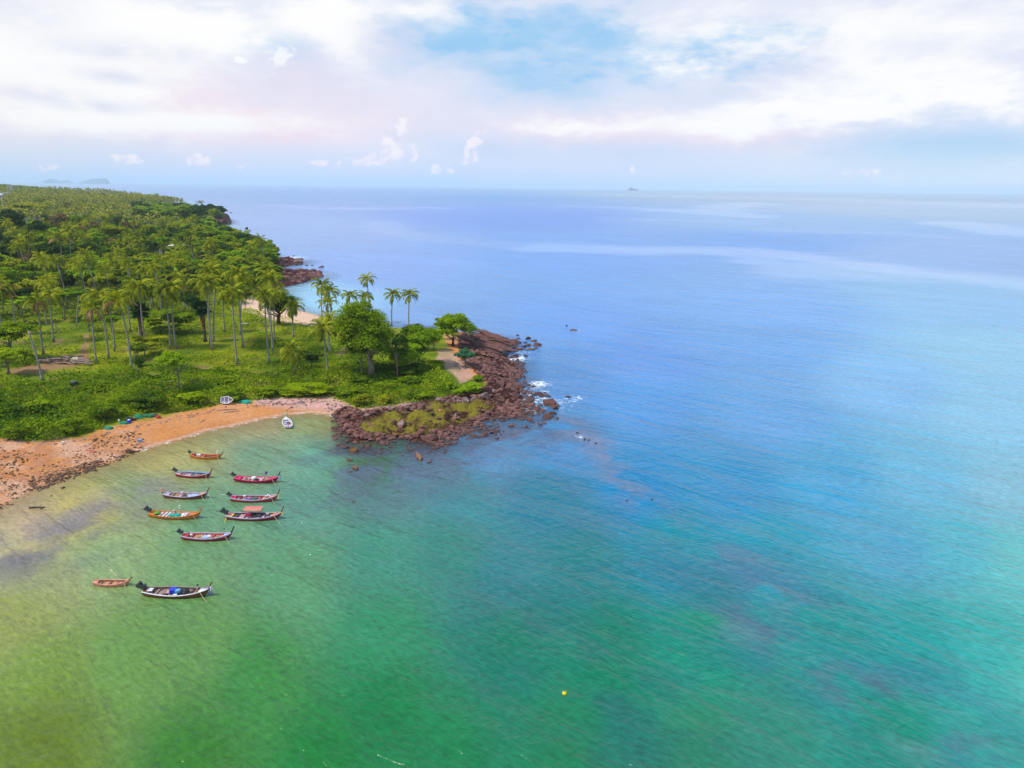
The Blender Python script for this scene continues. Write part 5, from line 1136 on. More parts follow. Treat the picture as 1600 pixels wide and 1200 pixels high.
KEY = [(805, 533, 14, 'rock_red', 'jagged dark red sea stack at the inner end of the offshore row'), (813, 546, 10, 'rock_red', 'flat wet rock just below the inner sea stack'), (826, 540, 12, 'rock_red', 'pointed red rock in the middle of the offshore row'), (838, 540, 12, 'rock_red', 'outermost rock of the offshore row north of the point'),
 (830, 546, 8, 'rock_brown', 'low rock between the two outer offshore rocks'), (798, 549, 9, 'rock_red', 'dark low rock close under the sloping slab'), (793, 542, 8, 'rock_red', 'dark boulder touching the tip of the sloping slab'), (807, 557, 8, 'rock_red', 'black wet rock awash with foam near the slab'), (822, 557, 6, 'rock_red', 'small black rock awash beyond the slab'),
 (802, 588, 6, 'rock_red', 'small black rock right off the middle of the point'), (809, 600, 10, 'rock_red', 'black paired boulder left of the breaking wave'), (816, 604, 10, 'rock_red', 'black boulder right of its pair by the breaking wave'), (811, 609, 8, 'rock_red', 'black boulder below the pair by the breaking wave'), (835, 604, 9, 'rock_brown', 'brown rock right beside the breaking white wave'),
 (826, 624, 18, 'rock_red', 'tilted dark red block standing in the foam'), (843, 616, 11, 'rock_red', 'flat dark rock under the breaking wave'), (853, 618, 10, 'rock_red', 'flat dark rock trailing right of the breaking wave'), (857, 633, 20, 'rock_red', 'biggest rock of the outer reef'), (866, 638, 13, 'rock_red', 'seaward shoulder rock of the outer reef'), (852, 627, 13, 'rock_red', 'ragged upper rock of the outer reef'),
 (857, 652, 17, 'rock_red', 'rusty red block at the foot of the outer reef'), (864, 647, 9, 'rock_red', 'dark rock on top of the rusty red block'), (870, 654, 7, 'rock_red', 'small dark knob at the right foot of the outer reef'), (888, 620, 9, 'rock_brown', 'lone brown rock in foam out beyond the reef'), (896, 516, 12, 'rock_brown', 'larger of two lone rocks far off the point'), (885, 509, 5, 'rock_brown', 'tiny rock beside the lone one far off the point'),
 (797, 665, 13, 'rock_brown', 'lone dark boulder in calm water south of the point'), (827, 657, 9, 'rock_red', 'dark rock at the end of the inner string of rocks'), (822, 651, 7, 'rock_red', 'small rock in the inner string of rocks'), (811, 652, 8, 'rock_red', 'low rock in the middle of the inner string'), (804, 651, 7, 'rock_red', 'rock at the shore end of the inner string'), (821, 646, 6, 'rock_brown', 'little brown rock above the inner string'),
 (846, 642, 10, 'rock_red', 'slanting black rock left of the rusty block'), (837, 637, 7, 'rock_red', 'reddish rock between inner string and outer reef'), (815, 637, 18, 'rock_red', 'broad low red rock between shore and the tilted block'), (770, 675, 9, 'rock_red', 'dark rock in shallow water below the mossy shelf'), (757, 679, 7, 'rock_red', 'small black rock below the mossy shelf'), (751, 672, 7, 'rock_red', 'black knob rock just off the mossy shelf'), (731, 678, 8, 'rock_red', 'black rock at the corner of the mossy shelf'), (739, 671, 6, 'rock_red', 'little black rock near the shelf corner'),
 (980, 782, 5, 'rock_brown', 'left one of two tiny rocks far out over the reef'), (1018, 780, 5, 'rock_brown', 'right one of two tiny rocks far out over the reef'), (552, 784, 5, 'rock_brown', 'small dark rock alone off the beach end'), (551, 706, 15, 'rock_orange', 'orange crusted boulder first in the chain off the beach corner'), (546, 720, 12, 'rock_brown', 'dark boulder in the middle of the chain off the corner'), (555, 733, 10, 'rock_brown', 'last boulder of the chain off the corner'), (547, 738, 7, 'rock_brown', 'small stone beside the last boulder of the chain'),
 (655, 716, 11, 'rock_brown', 'lone brown boulder standing in shallow water below the shelf'), (671, 723, 7, 'rock_red', 'small red-black rock right of the lone brown boulder'), (643, 703, 6, 'rock_brown', 'small dark rock above the lone brown boulder'), (675, 684, 22, 'rock_red', 'huge rounded split boulder at the foot of the mossy shelf'), (652, 680, 16, 'rock_red', 'dark domed boulder left of the huge split boulder'), (663, 687, 12, 'rock_red', 'mid boulder wedged beside the huge split boulder'),
 (627, 663, 12, 'rock_pale', 'pale lilac boulder sitting on the mossy shelf'), (625, 673, 9, 'rock_red', 'dark stone under the pale lilac boulder'), (573, 650, 9, 'rock_pale', 'pale grey-blue stone at the beach corner'), (617, 680, 11, 'rock_orange', 'orange stone at the lower rim of the mossy shelf'), (687, 624, 15, 'rock_pale', 'pale pink peaked rock at the edge of the lawn'), (698, 632, 10, 'rock_pale', 'slanting lilac stone beside the pale peaked rock'),
 (712, 648, 9, 'rock_pale', 'lilac stone on the right of the mossy shelf'), (758, 620, 16, 'rock_pale', 'large pale pink boulder against the lime bush'), (770, 612, 14, 'rock_pale', 'rounded pinkish boulder above the large pale one'), (728, 627, 14, 'rock_pale', 'purple-pink boulder left of the pale boulders'), (740, 625, 12, 'rock_pale', 'pinkish rock between purple and pale boulders'), (797, 606, 20, 'rock_red', 'tall dark red boulder facing the breaking wave'), (803, 618, 17, 'rock_red', 'dark boulder at the seaward corner of the point'), (783, 600, 18, 'rock_red', 'red ridge boulder in the middle of the point'),
 (150, 735, 10, 'rock_brown', 'dark brown stone in the rock pile on the left beach'), (203, 707, 15, 'rock_brown', 'widest brown seaweed covered rock on the left beach'), (192, 712, 12, 'rock_brown', 'brown rock left of the widest one on the left beach'), (98, 762, 9, 'rock_orange', 'orange stone at the waterline of the left beach'), (50, 766, 10, 'rock_brown', 'brown boulder furthest into the shallows on the left beach'), (66, 794, 6, 'rock_brown', 'small dark stone alone in the shallows off the left beach'),
 (40, 743, 7, 'rock_orange', 'yellow-brown stone on the open pebble beach'), (80, 775, 5, 'rock_brown', 'little dark stone near the waterline of the left beach'), (463, 410, 10, 'rock_pale', 'long red ledge of the furthest reef'), (466, 407, 12, 'rock_red', 'rounded red rock at the end of the furthest reef'), (479, 415, 7, 'rock_brown', 'green-brown rock off the furthest reef'), (489, 415, 5, 'rock_brown', 'small round rock second off the furthest reef'), (501, 418, 5, 'rock_brown', 'flat rock last off the furthest reef'), (459, 400, 4, 'rock_brown', 'tiny rock in white foam beyond the furthest reef'), (468, 406, 6, 'rock_brown', 'low dark rock in the foam'),
 (494, 428, 9, 'rock_red', 'black rock at the tip of the red promontory'), (455, 443, 6, 'rock_red', 'black rock on the near side of the red promontory'), (464, 443, 6, 'rock_red', 'second black rock on the near side of the red promontory'), (361, 333, 5, 'rock_brown', 'small flat islet rock beyond the far cape'), (385, 358, 6, 'rock_red', 'long low reef rock off the far cape'), (389, 361, 6, 'rock_brown', 'dark knob near the long low reef off the cape'), (376, 361, 5, 'rock_red', 'small low rock off the far cape'), (368, 360, 5, 'rock_red', 'little rock nearest the shore off the far cape'), (335, 353, 6, 'rock_red', 'dark rock at the base of the far cape')]
for a in KEY: a = (a[0], a[1], a[2] * (1.25 if a[0] > 520 else .85 if a[0] < 230 else 1.2), *a[3:]); boulder(*a, 'rocks and boulders of the shore', sq=1.7 if 'flat' in a[4] or 'long' in a[4] or 'low' in a[4] else 1.0)
# the big sloping slab of layered rock north of the point, in beds
sl = thing('rock_slab', 'large sloping slab of layered purple-red rock north of the point', 'rock')
P0 = ground_at(757, 546); sl.location = P0; sl.rotation_euler = (math.radians(9), math.radians(10), math.radians(-28))
for i in range(7):
    R = np.random.default_rng(i); v, f = rock_np(50 + i, 3, 7, .10); w = 9.5 - i * .55
    v = v * np.array([w, 1.7, .7]); v[:, 2] += .10 * np.sin(v[:, 0] * 1.3 + i); v += np.array([R.uniform(-1, 1), -4.6 + i * 1.5, .3 + .42 * i])
    link('bed', mesh_np('bed', v, f, 'rock_red'), sl)
# random boulders over the red point, chosen in pixel regions of the ground
def rand_in(poly, n, seed, minx=None):
    R = np.random.default_rng(seed); P_ = np.array(poly, float); o = []
    while len(o) < n:
        a = R.uniform(P_[:, 0].min(), P_[:, 0].max()); b = R.uniform(P_[:, 1].min(), P_[:, 1].max())
        if inpoly(np.array([a]), np.array([b]), poly)[0]: o.append((a, b))
    return o
REG = [([(740, 560), (770, 560), (800, 572), (804, 600), (814, 625), (806, 645), (770, 640), (760, 600), (742, 580)], 36, (6, 16), 'rock_red', 'dark red boulder among those heaped on the point', 'boulders heaped on the point'),
       ([(765, 640), (806, 640), (830, 650), (800, 660), (760, 662), (745, 655)], 12, (6, 11), 'rock_red', 'dark wet boulder at the south foot of the point', 'wet boulders south of the point'),
       ([(730, 640), (700, 664), (690, 678), (740, 664), (775, 650)], 14, (5, 10), 'rock_red', 'brown boulder along the rim of the mossy shelf', 'boulders on the shelf rim'),
       ([(526, 652), (560, 645), (575, 660), (570, 680), (600, 684), (590, 694), (552, 690), (540, 678)], 14, (4, 8), 'rock_red', 'reddish boulder in the rough corner where beach meets headland', 'boulders of the beach corner'),
       ([(60, 745), (130, 728), (200, 702), (215, 706), (150, 735), (90, 758), (60, 764)], 8, (4, 7), 'rock_brown', 'brown stone in the dark rock band of the left beach', 'stones of the left beach rock band'),
       ([(770, 524), (795, 530), (790, 545), (778, 545)], 10, (6, 11), 'rock_red', 'dark boulder piled at the seaward edge of the slab', 'boulders by the slab'),
       ([(560, 640), (640, 634), (720, 618), (735, 628), (700, 636), (640, 642), (580, 650)], 14, (4, 8), 'rock_pale', 'pale pinkish stone in the strip between lawn and mossy shelf', 'pale stones below the lawn'),
       ([(436, 449), (470, 442), (502, 433), (499, 425), (470, 422), (438, 428)], 14, (6, 12), 'rock_red', 'purplish rock of the promontory beyond the cove', 'rocks of the promontory beyond the cove'),
       ([(436, 418), (472, 413), (470, 406), (438, 407)], 5, (5, 9), 'rock_red', 'red rock of the furthest reef behind the promontory', 'rocks of the furthest reef')]
REG += [([(794, 527), (812, 524), (846, 537), (846, 549), (815, 552), (796, 548)], 20, (5, 11), 'rock_red', 'small jagged rock in the offshore row north of the point', 'rocks of the offshore row'),
       ([(812, 612), (848, 606), (872, 632), (874, 656), (850, 656), (832, 640), (812, 632)], 22, (5, 12), 'rock_red', 'jagged dark rock among the foam of the outer reef', 'rocks of the outer reef'),
       ([(735, 665), (790, 652), (832, 648), (836, 662), (780, 688), (742, 686)], 16, (4, 8), 'rock_red', 'small black rock in the shallows south of the point', 'rocks in the southern shallows'),
       ([(896, 678), (906, 676), (932, 692), (926, 697)], 6, (3, 6), 'rock_red', 'tiny black rock breaking the water southeast of the point', 'tiny rocks southeast of the point'),
       ([(560, 695), (640, 692), (700, 700), (690, 725), (600, 712)], 6, (2.5, 4.5), 'rock_brown', 'little dark stone showing in the shallows below the mossy shelf', 'stones in the shallows')]
k_ = 0
for poly, n, (a, b), mt, lab, grp in REG:
    for (x_, y_) in rand_in(poly, n, 100 + k_):
        rr = random.Random(k_ * 17 + int(x_ * 10)); boulder(x_, y_, rr.uniform(a, b), mt if rr.random() < .8 else 'rock_brown' if mt == 'rock_red' else 'rock_red', lab, grp)
    k_ += 1
# red cliff of the far cape
for i, (x_, y_, s_) in enumerate([(333, 345, 12), (340, 346, 13), (347, 346, 13), (353, 347, 9), (327, 349, 10)]):
    boulder(x_, y_, s_, 'rock_red', ['inner block of the far red cliff', 'broad middle block of the far red cliff', 'pinkish outer block of the far red cliff', 'tip of the far red cliff', 'shadowed foot of the cliff under the cape trees'][i], 'blocks of the far red cliff')
# loose rubble, cobbles and shingle nobody could count
def rubble(poly, n, smin, smax, mat, name, label, seed, water=True, box=(-130, 90, 90, 330), dmin=-3, pw=2.2):
    R = np.random.default_rng(seed); bb = np.array([at(min(max(a, -200), 1200), b_)[:2] for a, b_ in poly]); lo, hi = bb.min(0) - 4, bb.max(0) + 4; x = R.uniform(lo[0], hi[0], n * 7); y = R.uniform(lo[1], hi[1], n * 7)
    d = sdist(x, y); z = elev(x, y, d); px, py, w = project(np.stack([x, y, z], 1)); k = inpoly(px, py, poly) & (d > dmin) & (px > -30)
    k &= fbm(x / 4, y / 4, seed, 4) + R.normal(size=len(x)) * .07 > .47
    if seed == 31: k &= ~(inpoly(px, py, P_MOSS) & (R.random(len(x)) < .88)) & ~inpoly(px, py, P_PATH)
    x, y, z = (a[k][:n] for a in (x, y, z)); n = len(x)
    if n == 0: print('EMPTY', label); return
    tm = [rock_np(400 + i, 1, 5)[0] for i in range(5)]; f0 = rock_np(400, 1, 5)[1]
    s = smin + (smax - smin) * R.random(n) ** pw; an = R.random(n) * 6.28; V = np.empty((n, len(tm[0]), 3)); ch = R.integers(0, 5, n)
    T = np.stack(tm)[ch]; ca, sa = np.cos(an)[:, None], np.sin(an)[:, None]
    V[:, :, 0] = (T[:, :, 0] * ca - T[:, :, 1] * sa) * s[:, None] + x[:, None]; V[:, :, 1] = (T[:, :, 0] * sa + T[:, :, 1] * ca) * s[:, None] + y[:, None]; V[:, :, 2] = T[:, :, 2] * s[:, None] + np.maximum(z, -.15)[:, None] + s[:, None] * .15
    F_ = (f0[None] + (np.arange(n) * len(tm[0]))[:, None, None]).reshape(-1, 3)
    tag(link(name, mesh_np(name, V.reshape(-1, 3), F_, mat)), label, kind='stuff'); print(name, n)
rubble(P_ROCK, 6500, .10, .75, 'rock_red', 'rubble', 'reddish rubble covering the headland shore', 31)
rubble([(740, 655), (800, 645), (840, 640), (870, 660), (790, 685), (740, 690), (690, 690)], 260, .2, .7, 'rock_red', 'rubble', 'dark stones breaking the shallow water off the point', 32, dmin=-22)
rubble([(436, 449), (470, 442), (502, 434), (499, 425), (470, 422), (438, 428)], 260, .5, 2.2, 'rock_red', 'rubble', 'purplish broken rock of the promontory beyond the cove', 41, dmin=-8)
rubble([(436, 418), (473, 414), (470, 405), (438, 407)], 110, .5, 2.0, 'rock_red', 'rubble', 'broken red rock of the furthest reef', 42, dmin=-8)
rubble(P_PINKROCK, 600, .06, .34, 'rock_pale', 'shingle', 'pale pink stones between lawn and mossy shelf', 43)
rubble([(540, 690), (700, 690), (700, 712), (560, 715)], 120, .15, .5, 'rock_red', 'rubble', 'small dark stones in the shallows below the shelf', 36, dmin=-12)
rubble(P_PEBBLE, 2600, .06, .25, 'rock_brown', 'shingle', 'brown shingle and cobbles strewn over the left beach', 33)
rubble([(40, 752), (120, 728), (160, 716), (205, 700), (222, 703), (180, 724), (120, 745), (60, 770)], 950, .08, .34, 'rock_brown', 'shingle', 'dark seaweed covered cobbles in bands at the waterline', 37)
rubble([(0, 686), (130, 686), (240, 655), (360, 634), (440, 626), (535, 630), (560, 642), (530, 642), (440, 632), (360, 640), (220, 668), (100, 694), (0, 696)], 1700, .06, .26, 'rock_pale', 'shingle', 'pale pink shell shingle along the foot of the bushes', 34, pw=1.5)
rubble([(590, 612), (640, 612), (640, 603), (600, 602)], 90, .15, .45, 'rock_pale', 'rubble', 'patch of pale stones in the headland lawn', 35)
rubble([(722, 562), (740, 560), (745, 590), (720, 584), (700, 560)], 120, .1, .4, 'rock_pale', 'rubble', 'pink stones beside the dirt path', 38)

# ================================================================== BOATS
def hull_sections(L, B, D, sheer_bow, sheer_st, n=26, bow_full=.62, dinghy=False):
    """stations from stern (-L/2) to bow (+L/2): (x, half beam, gunwale z, keel z)"""
    o = []
    for i in range(n + 1):
        t = i / n; x = (t - .5) * L
        w = math.sin(math.pi * min(1, (t * .90 + .10))) ** .62 if t > .5 else math.sin(math.pi * (t * .70 + .15)) ** .8
        if dinghy: w = max(.0, 1 - abs((t - .42) / .58) ** 2.6) if t > .42 else 1 - .28 * abs((t - .42) / .42) ** 2
        hb = B / 2 * w; gz = D * .62 + sheer_bow * max(0, (t - .45) / .55) ** 2.4 + sheer_st * max(0, (.5 - t) / .5) ** 2
        kz = -D * .38 + (sheer_bow + D * .75) * max(0, (t - .80) / .20) ** 2.0 + (D * .45) * max(0, (.12 - t) / .12) ** 1.5
        o.append((x, max(hb, .03), gz, min(kz, gz - .05)))
    return o
def make_boat(name, label, cat, ps, pb, cfg, group, z0=.45, zb=.75):
    S = at(ps[0], ps[1], z0); Bw = at(pb[0], pb[1], zb); dx, dy = Bw[0] - S[0], Bw[1] - S[1]; L = math.hypot(dx, dy); rz = math.atan2(dy, dx)
    root = thing(name, label, cat, ((S[0] + Bw[0]) / 2, (S[1] + Bw[1]) / 2, 0), rz, group)
    B = cfg.get('beam', L * .268); D = cfg.get('depth', .85) * .74; st = hull_sections(L, B, D, cfg.get('bow', .50), cfg.get('stern', .16), dinghy=cfg.get('dinghy', False)); n = len(st)
    # hull: outer skin, a wale stripe, inner skin
    prof = [(0, 0), (.45, .06), (.80, .30), (.95, .62), (1.0, .86), (1.0, 1.0)]; vs = []; fs = []; mi = []
    for x, hb, gz, kz in st:
        for s_ in (1, -1):
            for (a, b) in (prof if s_ == 1 else prof[1:]): vs.append((x, s_ * a * hb, kz + (gz - kz) * b))
    m_ = 2 * len(prof) - 1; q = len(prof)
    for i in range(n - 1):
        o0, o1 = i * m_, (i + 1) * m_
        for j in range(q - 1): fs.append((o0 + j, o1 + j, o1 + j + 1, o0 + j + 1)); mi.append(1 if j == q - 2 else 0)
        idx = [0] + list(range(q, m_))
        for j in range(q - 1): fs.append((o0 + idx[j], o0 + idx[j + 1], o1 + idx[j + 1], o1 + idx[j])); mi.append(1 if j == q - 2 else 0)
    k = len(vs)                                            # inner skin
    for x, hb, gz, kz in st:
        h2 = max(hb - .07, .01); fz = kz + (gz - kz) * .50
        vs += [(x, h2, gz), (x, h2 * .88, fz), (x, -h2 * .88, fz), (x, -h2, gz)]
    for i in range(n - 1):
        a, b = k + 4 * i, k + 4 * (i + 1)
        for j in range(3): fs.append((a + j, a + j + 1, b + j + 1, b + j)); mi.append(2 if j != 1 else 3)
    b_ = MB(); b_.v = vs; b_.f = [list(f) for f in fs]; b_.mi = mi; b_.build('hull', [cfg['hull'], cfg.get('wale', cfg['hull']), cfg['inner'], 'plank_wood' if not cfg.get('floor') else cfg['floor']], root, True)
    for s_ in (1, -1):                                     # gunwale rails
        g_ = MB(); ring = []
        for x, hb, gz, kz in st: ring.append((x, s_ * (hb - .03), gz + .02))
        vs = []; fs = []
        for (x, y, z) in ring: vs += [(x, y - .06, z - .03), (x, y + .06, z - .03), (x, y + .06, z + .03), (x, y - .06, z + .03)]
        for i in range(n - 1):
            for j in range(4): a, c = 4 * i + j, 4 * i + (j + 1) % 4; fs.append((a, c, c + 4, a + 4))
        fs += [(3, 2, 1, 0), (4 * n - 4, 4 * n - 3, 4 * n - 2, 4 * n - 1)]
        g_.add(vs, fs).build('gunwale', cfg.get('far_rail' if s_ == 1 else 'rail', cfg['rail']), root)
    def sec(t):
        q_ = t * (n - 1); i = min(int(q_), n - 2); u = q_ - i; return [st[i][j] * (1 - u) + st[i + 1][j] * u for j in range(4)]
    def deck(t0, t1, mat, nm, stripes=None):
        if stripes is None:
            d_ = MB(); vs = []; fs = []; N = 7
            for i in range(N):
                x, hb, gz, kz = sec(t0 + (t1 - t0) * i / (N - 1)); h2 = max(.015, hb - .08)
                vs += [(x, h2, gz - .045), (x, 0, gz + .01), (x, -h2, gz - .045)]
            for i in range(N - 1): a = 3 * i; fs += [(a, a + 1, a + 4, a + 3), (a + 1, a + 2, a + 5, a + 4)]
            x, hb, gz, kz = sec(t0 if t1 > .5 else t1); h2 = max(.015, hb - .08); k = len(vs); e_ = 0 if t1 > .5 else 3 * (N - 1)
            vs += [(x, h2, gz - .2), (x, 0, gz - .2), (x, -h2, gz - .2)]; fs += [(e_, k, k + 1, e_ + 1), (e_ + 1, k + 1, k + 2, e_ + 2)]
            d_.add(vs, fs).build(nm, mat, root)
        else:
            for q_, mt in enumerate(stripes):
                a, c = q_ / len(stripes), (q_ + 1) / len(stripes); d_ = MB(); vs = []; fs = []; N = 6
                for i in range(N):
                    x, hb, gz, kz = sec(t0 + (t1 - t0) * i / (N - 1)); h2 = max(.015, hb - .08)
                    vs += [(x, h2 * (1 - 2 * a), gz + .01 - .05 * abs(1 - 2 * a)), (x, h2 * (1 - 2 * c), gz + .01 - .05 * abs(1 - 2 * c))]
                for i in range(N - 1): w_ = 2 * i; fs.append((w_, w_ + 1, w_ + 3, w_ + 2))
                d_.add(vs, fs).build('deck_plank', mt, root)
    if cfg.get('bowdeck'): deck(cfg.get('bd', .80), 1.0, cfg['bowdeck'], 'bow_deck', cfg.get('stripes'))
    if cfg.get('sterndeck'): deck(0.0, cfg.get('sd', .12), cfg['sterndeck'], 'stern_deck')
    # floor boards and thwarts laid across
    N = cfg.get('boards', 14); t0, t1 = cfg.get('sd', .12) + .02, cfg.get('bd', .80) - .01; rn = random.Random(int(ps[0]))
    for i in range(N):
        if rn.random() < cfg.get('gap', .12): continue
        a = t0 + (t1 - t0) * (i + .08) / N; c = t0 + (t1 - t0) * (i + .88) / N; x0, h0, g0, k0 = sec(a); x1, h1, g1, k1 = sec(c); fz = lambda gz, kz: kz + (gz - kz) * (.70 + (.03 if i % 2 else 0))
        d_ = MB(); z0_, z1_ = fz(g0, k0), fz(g1, k1); w0, w1 = max(.05, h0 * .93 - .07), max(.05, h1 * .93 - .07)
        d_.add([(x0, w0, z0_), (x0, -w0, z0_), (x1, -w1, z1_), (x1, w1, z1_), (x0, w0, z0_ - .04), (x0, -w0, z0_ - .04), (x1, -w1, z1_ - .04), (x1, w1, z1_ - .04)], [(0, 1, 2, 3), (7, 6, 5, 4), (0, 4, 5, 1), (1, 5, 6, 2), (2, 6, 7, 3), (3, 7, 4, 0)])
        d_.build('floorboard', rn.choice(cfg.get('boardm', ['plank_wood', 'plank_wood', 'pinkish', 'ochre'])), root)
    for t in cfg.get('thwarts', (.2, .42, .62)):
        x, hb, gz, kz = sec(t); MB().box(x - .09, x + .09, -(hb - .07), hb - .07, gz - .11, gz - .05).build('thwart', cfg.get('thwm', cfg['inner']), root)
    # ribs seen inside
    for i in range(cfg.get('ribs', 9)):
        x, hb, gz, kz = sec(.16 + .62 * i / 8); 
        for s_ in (1, -1): MB().box(x - .03, x + .03, min(s_ * (hb - .075), s_ * (hb - .13)), max(s_ * (hb - .075), s_ * (hb - .13)), kz + (gz - kz) * .5, gz - .02).build('rib', cfg['inner'], root)
    # tall stem post at the bow
    if cfg.get('post'):
        x, hb, gz, kz = st[-1]; ph = cfg.get('ph', .95); d_ = MB(); pts = [(x - .45, gz - .38), (x - .12, gz - .02), (x + .10, gz + ph * .45), (x + .36, gz + ph)]; vs = []; fs = []
        for j, (a, z) in enumerate(pts):
            w = (.05, .075, .07, .06)[j]; t_ = (.17, .15, .13, .13)[j]; vs += [(a - t_ * .5, -w, z), (a + t_ * .6, -w, z - .03), (a + t_ * .6, w, z - .03), (a - t_ * .5, w, z)]
        for j in range(3):
            for i in range(4): a, c = 4 * j + i, 4 * j + (i + 1) % 4; fs.append((a, c, c + 4, a + 4))
        fs.append((12, 13, 14, 15)); d_.add(vs, fs).build('stem_post', cfg['post'], root)
        for q_, (mt, dz_) in enumerate(cfg.get('ribbons', [])):
            zz = gz + ph * (.10 + .16 * q_); xx = x + .02 + .12 * q_; rb = MB(); rb.tube([(xx - .13, 0, zz), (xx, -.13, zz), (xx + .16, 0, zz - .02), (xx, .13, zz), (xx - .13, 0, zz)], .05, 5)
            rb.add([(xx + .15, -.05, zz), (xx + .15, .08, zz), (xx + .25, .06, zz - dz_), (xx + .24, -.08, zz - dz_)], [(0, 1, 2, 3)]); rb.add([(xx + .02, -.14, zz), (xx + .12, -.15, zz), (xx + .15, -.22, zz - dz_ * .9), (xx + .02, -.2, zz - dz_ * .85)], [(0, 1, 2, 3)]); rb.build('ribbon', mt, root)
    # engine on its long tail
    if cfg.get('engine'):
        x, hb, gz, kz = st[0]; e = link('engine', None, root, (x - .22, 0, gz + .42), (0, math.radians(-18), 0)); bpy.data.objects.remove(e)
        M = Matrix.Translation((x - .25, 0, gz + .40)) @ Matrix.Rotation(math.radians(12), 4, 'Y'); mb = MB(); sc_ = cfg.get('es', 1.0) * .85; M = M @ Matrix.Scale(sc_, 4)
        mb.box(-.36, .30, -.20, .20, -.12, .22, 0, M); mb.box(-.26, .10, -.14, .14, .22, .40, 0, M); mb.box(.30, .42, -.24, .24, -.16, .30, 0, M); mb.box(-.50, -.36, -.15, .15, -.05, .16, 0, M)
        v0 = len(mb.v); mb.lathe([(.0, 0), (.17, .02), (.19, .14), (.10, .20), (0, .21)], 10, (0, 0, 0)); mb.v[v0:] = [tuple(M @ (Vector(p) + Vector((-.15, 0, .38)))) for p in mb.v[v0:]]
        v0 = len(mb.v); mb.lathe([(0, 0), (.22, 0), (.22, .10), (0, .10)], 12); R_ = Matrix.Rotation(math.radians(90), 4, 'Y'); mb.v[v0:] = [tuple(M @ (R_ @ Vector(p) + Vector((.42, 0, .02)))) for p in mb.v[v0:]]
        en = mb.build('engine', cfg['engine'], root)
        MB().tube([(x - .25, 0, gz - .02), (x - .25, 0, gz + .28)], .05, 6).build('engine_mount', 'black', root)
        if cfg.get('tail', True):
            tl = MB().tube([(x - .75, .05, gz + .42), (x - 1.5, .12, gz + .35)] if cfg.get('shaft_short', True) else [(x, 0, gz), (x - 2.2, .1, -.1)], .022, 6).build('propeller_shaft', cfg.get('shaftm', 'black'), root)
        MB().tube([(x + .2, 0, gz + .45), (x + 1.15, -.12, gz + .32)], .025, 6).build('tiller', 'dark_bark', root)
    if cfg.get('canopy'):
        t0, t1 = cfg['canopy']; x0 = sec(t0)[0]; x1 = sec(t1)[0]; hb = sec(.45)[1]; zc = sec(.45)[2] + .72; y0, y1 = .05, hb + .55
        d_ = MB(); N = 5
        vs = []; fs = []
        for i in range(N):
            y = y0 + (y1 - y0) * i / (N - 1); z = zc + .10 * math.sin(math.pi * i / (N - 1)); vs += [(x0, y, z), (x1, y, z), (x0, y, z - .03), (x1, y, z - .03)]
        for i in range(N - 1): a = 4 * i; fs += [(a, a + 1, a + 5, a + 4), (a + 2, a + 6, a + 7, a + 3), (a, a + 4, a + 6, a + 2), (a + 1, a + 3, a + 7, a + 5)]
        d_.add(vs, fs).build('canopy', 'coral', root)
        for xx in (x0 + .1, x1 - .1):
            for yy in (.12, hb - .04): MB().tube([(xx, yy, sec(.45)[2] - .1), (xx, yy, zc)], .025, 5).build('canopy_pole', 'black', root)
    if cfg.get('line'):                                     # mooring line over the bow quarter
        x, hb, gz, kz = sec(.88); ex, ey, = cfg['line']; MB().tube([(x, -hb, gz), (x + ex * .4, -hb - ey * .45, gz * .45), (x + ex, -hb - ey, -.12)], .03, 5).build('mooring_line', 'rope', root)
    if cfg.get('bow_line'):
        x, hb, gz, kz = st[-1]; ex, ey = cfg['bow_line']; MB().tube([(x, 0, gz - .05), (x + ex * .5, -ey * .5, gz * .35), (x + ex, -ey, -.1)], .022, 5).build('mooring_line', 'rope', root)
    MW = Matrix.Translation(root.location) @ Matrix.Rotation(rz, 4, 'Z')
    def place(t, v, dz=0.0, onfloor=True):
        x, hb, gz, kz = sec(t); z = (kz + (gz - kz) * .75) if onfloor else gz + .04
        return MW @ Vector((x, v * hb, z + dz)), rz
    return root, place

G_B = 'longtail fishing boats moored in the bay'
# cargo helpers: each a thing of its own resting in a boat
def crate(p, lab, mat, s=(.5, .4, .32), cat='crate', lidm=None, name='crate'):
    (loc, rz) = p; t = thing(name, lab, cat, loc, rz + .15); a, b, c = s[0] / 2, s[1] / 2, s[2]; w = .03; m_ = MB()
    m_.box(-a, a, -b, -b + w, 0, c).box(-a, a, b - w, b, 0, c).box(-a, -a + w, -b + w, b - w, 0, c).box(a - w, a, -b + w, b - w, 0, c); m_.build('side_walls', mat, t)
    MB().box(-a + w, a - w, -b + w, b - w, .0, .03).build('bottom', mat, t); MB().box(-a - .02, a + .02, -b - .02, b + .02, c + .002, c + .035).build('lid', lidm or mat, t)
def heap(p, lab, mat, r=(.6, .4, .25), cat='tarp', name='tarp', seed=1):
    loc, rz = p; v, f = ico(3); n_ = fbm(v[:, 0] * 3 + seed, v[:, 1] * 3 + v[:, 2], seed, 4); v = v * np.array(r) * (0.7 + .75 * n_[:, None]); v[:, 2] = np.maximum(v[:, 2], -.04)
    o = link(name, mesh_np(name, v, f, mat, smooth=False), None, loc, (0, 0, rz)); tag(o, lab, cat)
def barrel(p, lab, mat, r=.22, h=.5, cat='barrel', name='barrel', lid='white'):
    loc, rz = p; t = thing(name, lab, cat, loc, rz); MB().lathe([(r * .85, 0), (r, h * .2), (r * 1.02, h * .5), (r, h * .8), (r * .85, h)], 14).build('body', mat, t, True); MB().lathe([(0, h + .001), (r * .7, h + .001), (r * .66, h + .05), (0, h + .05)], 12).build('lid', lid, t)
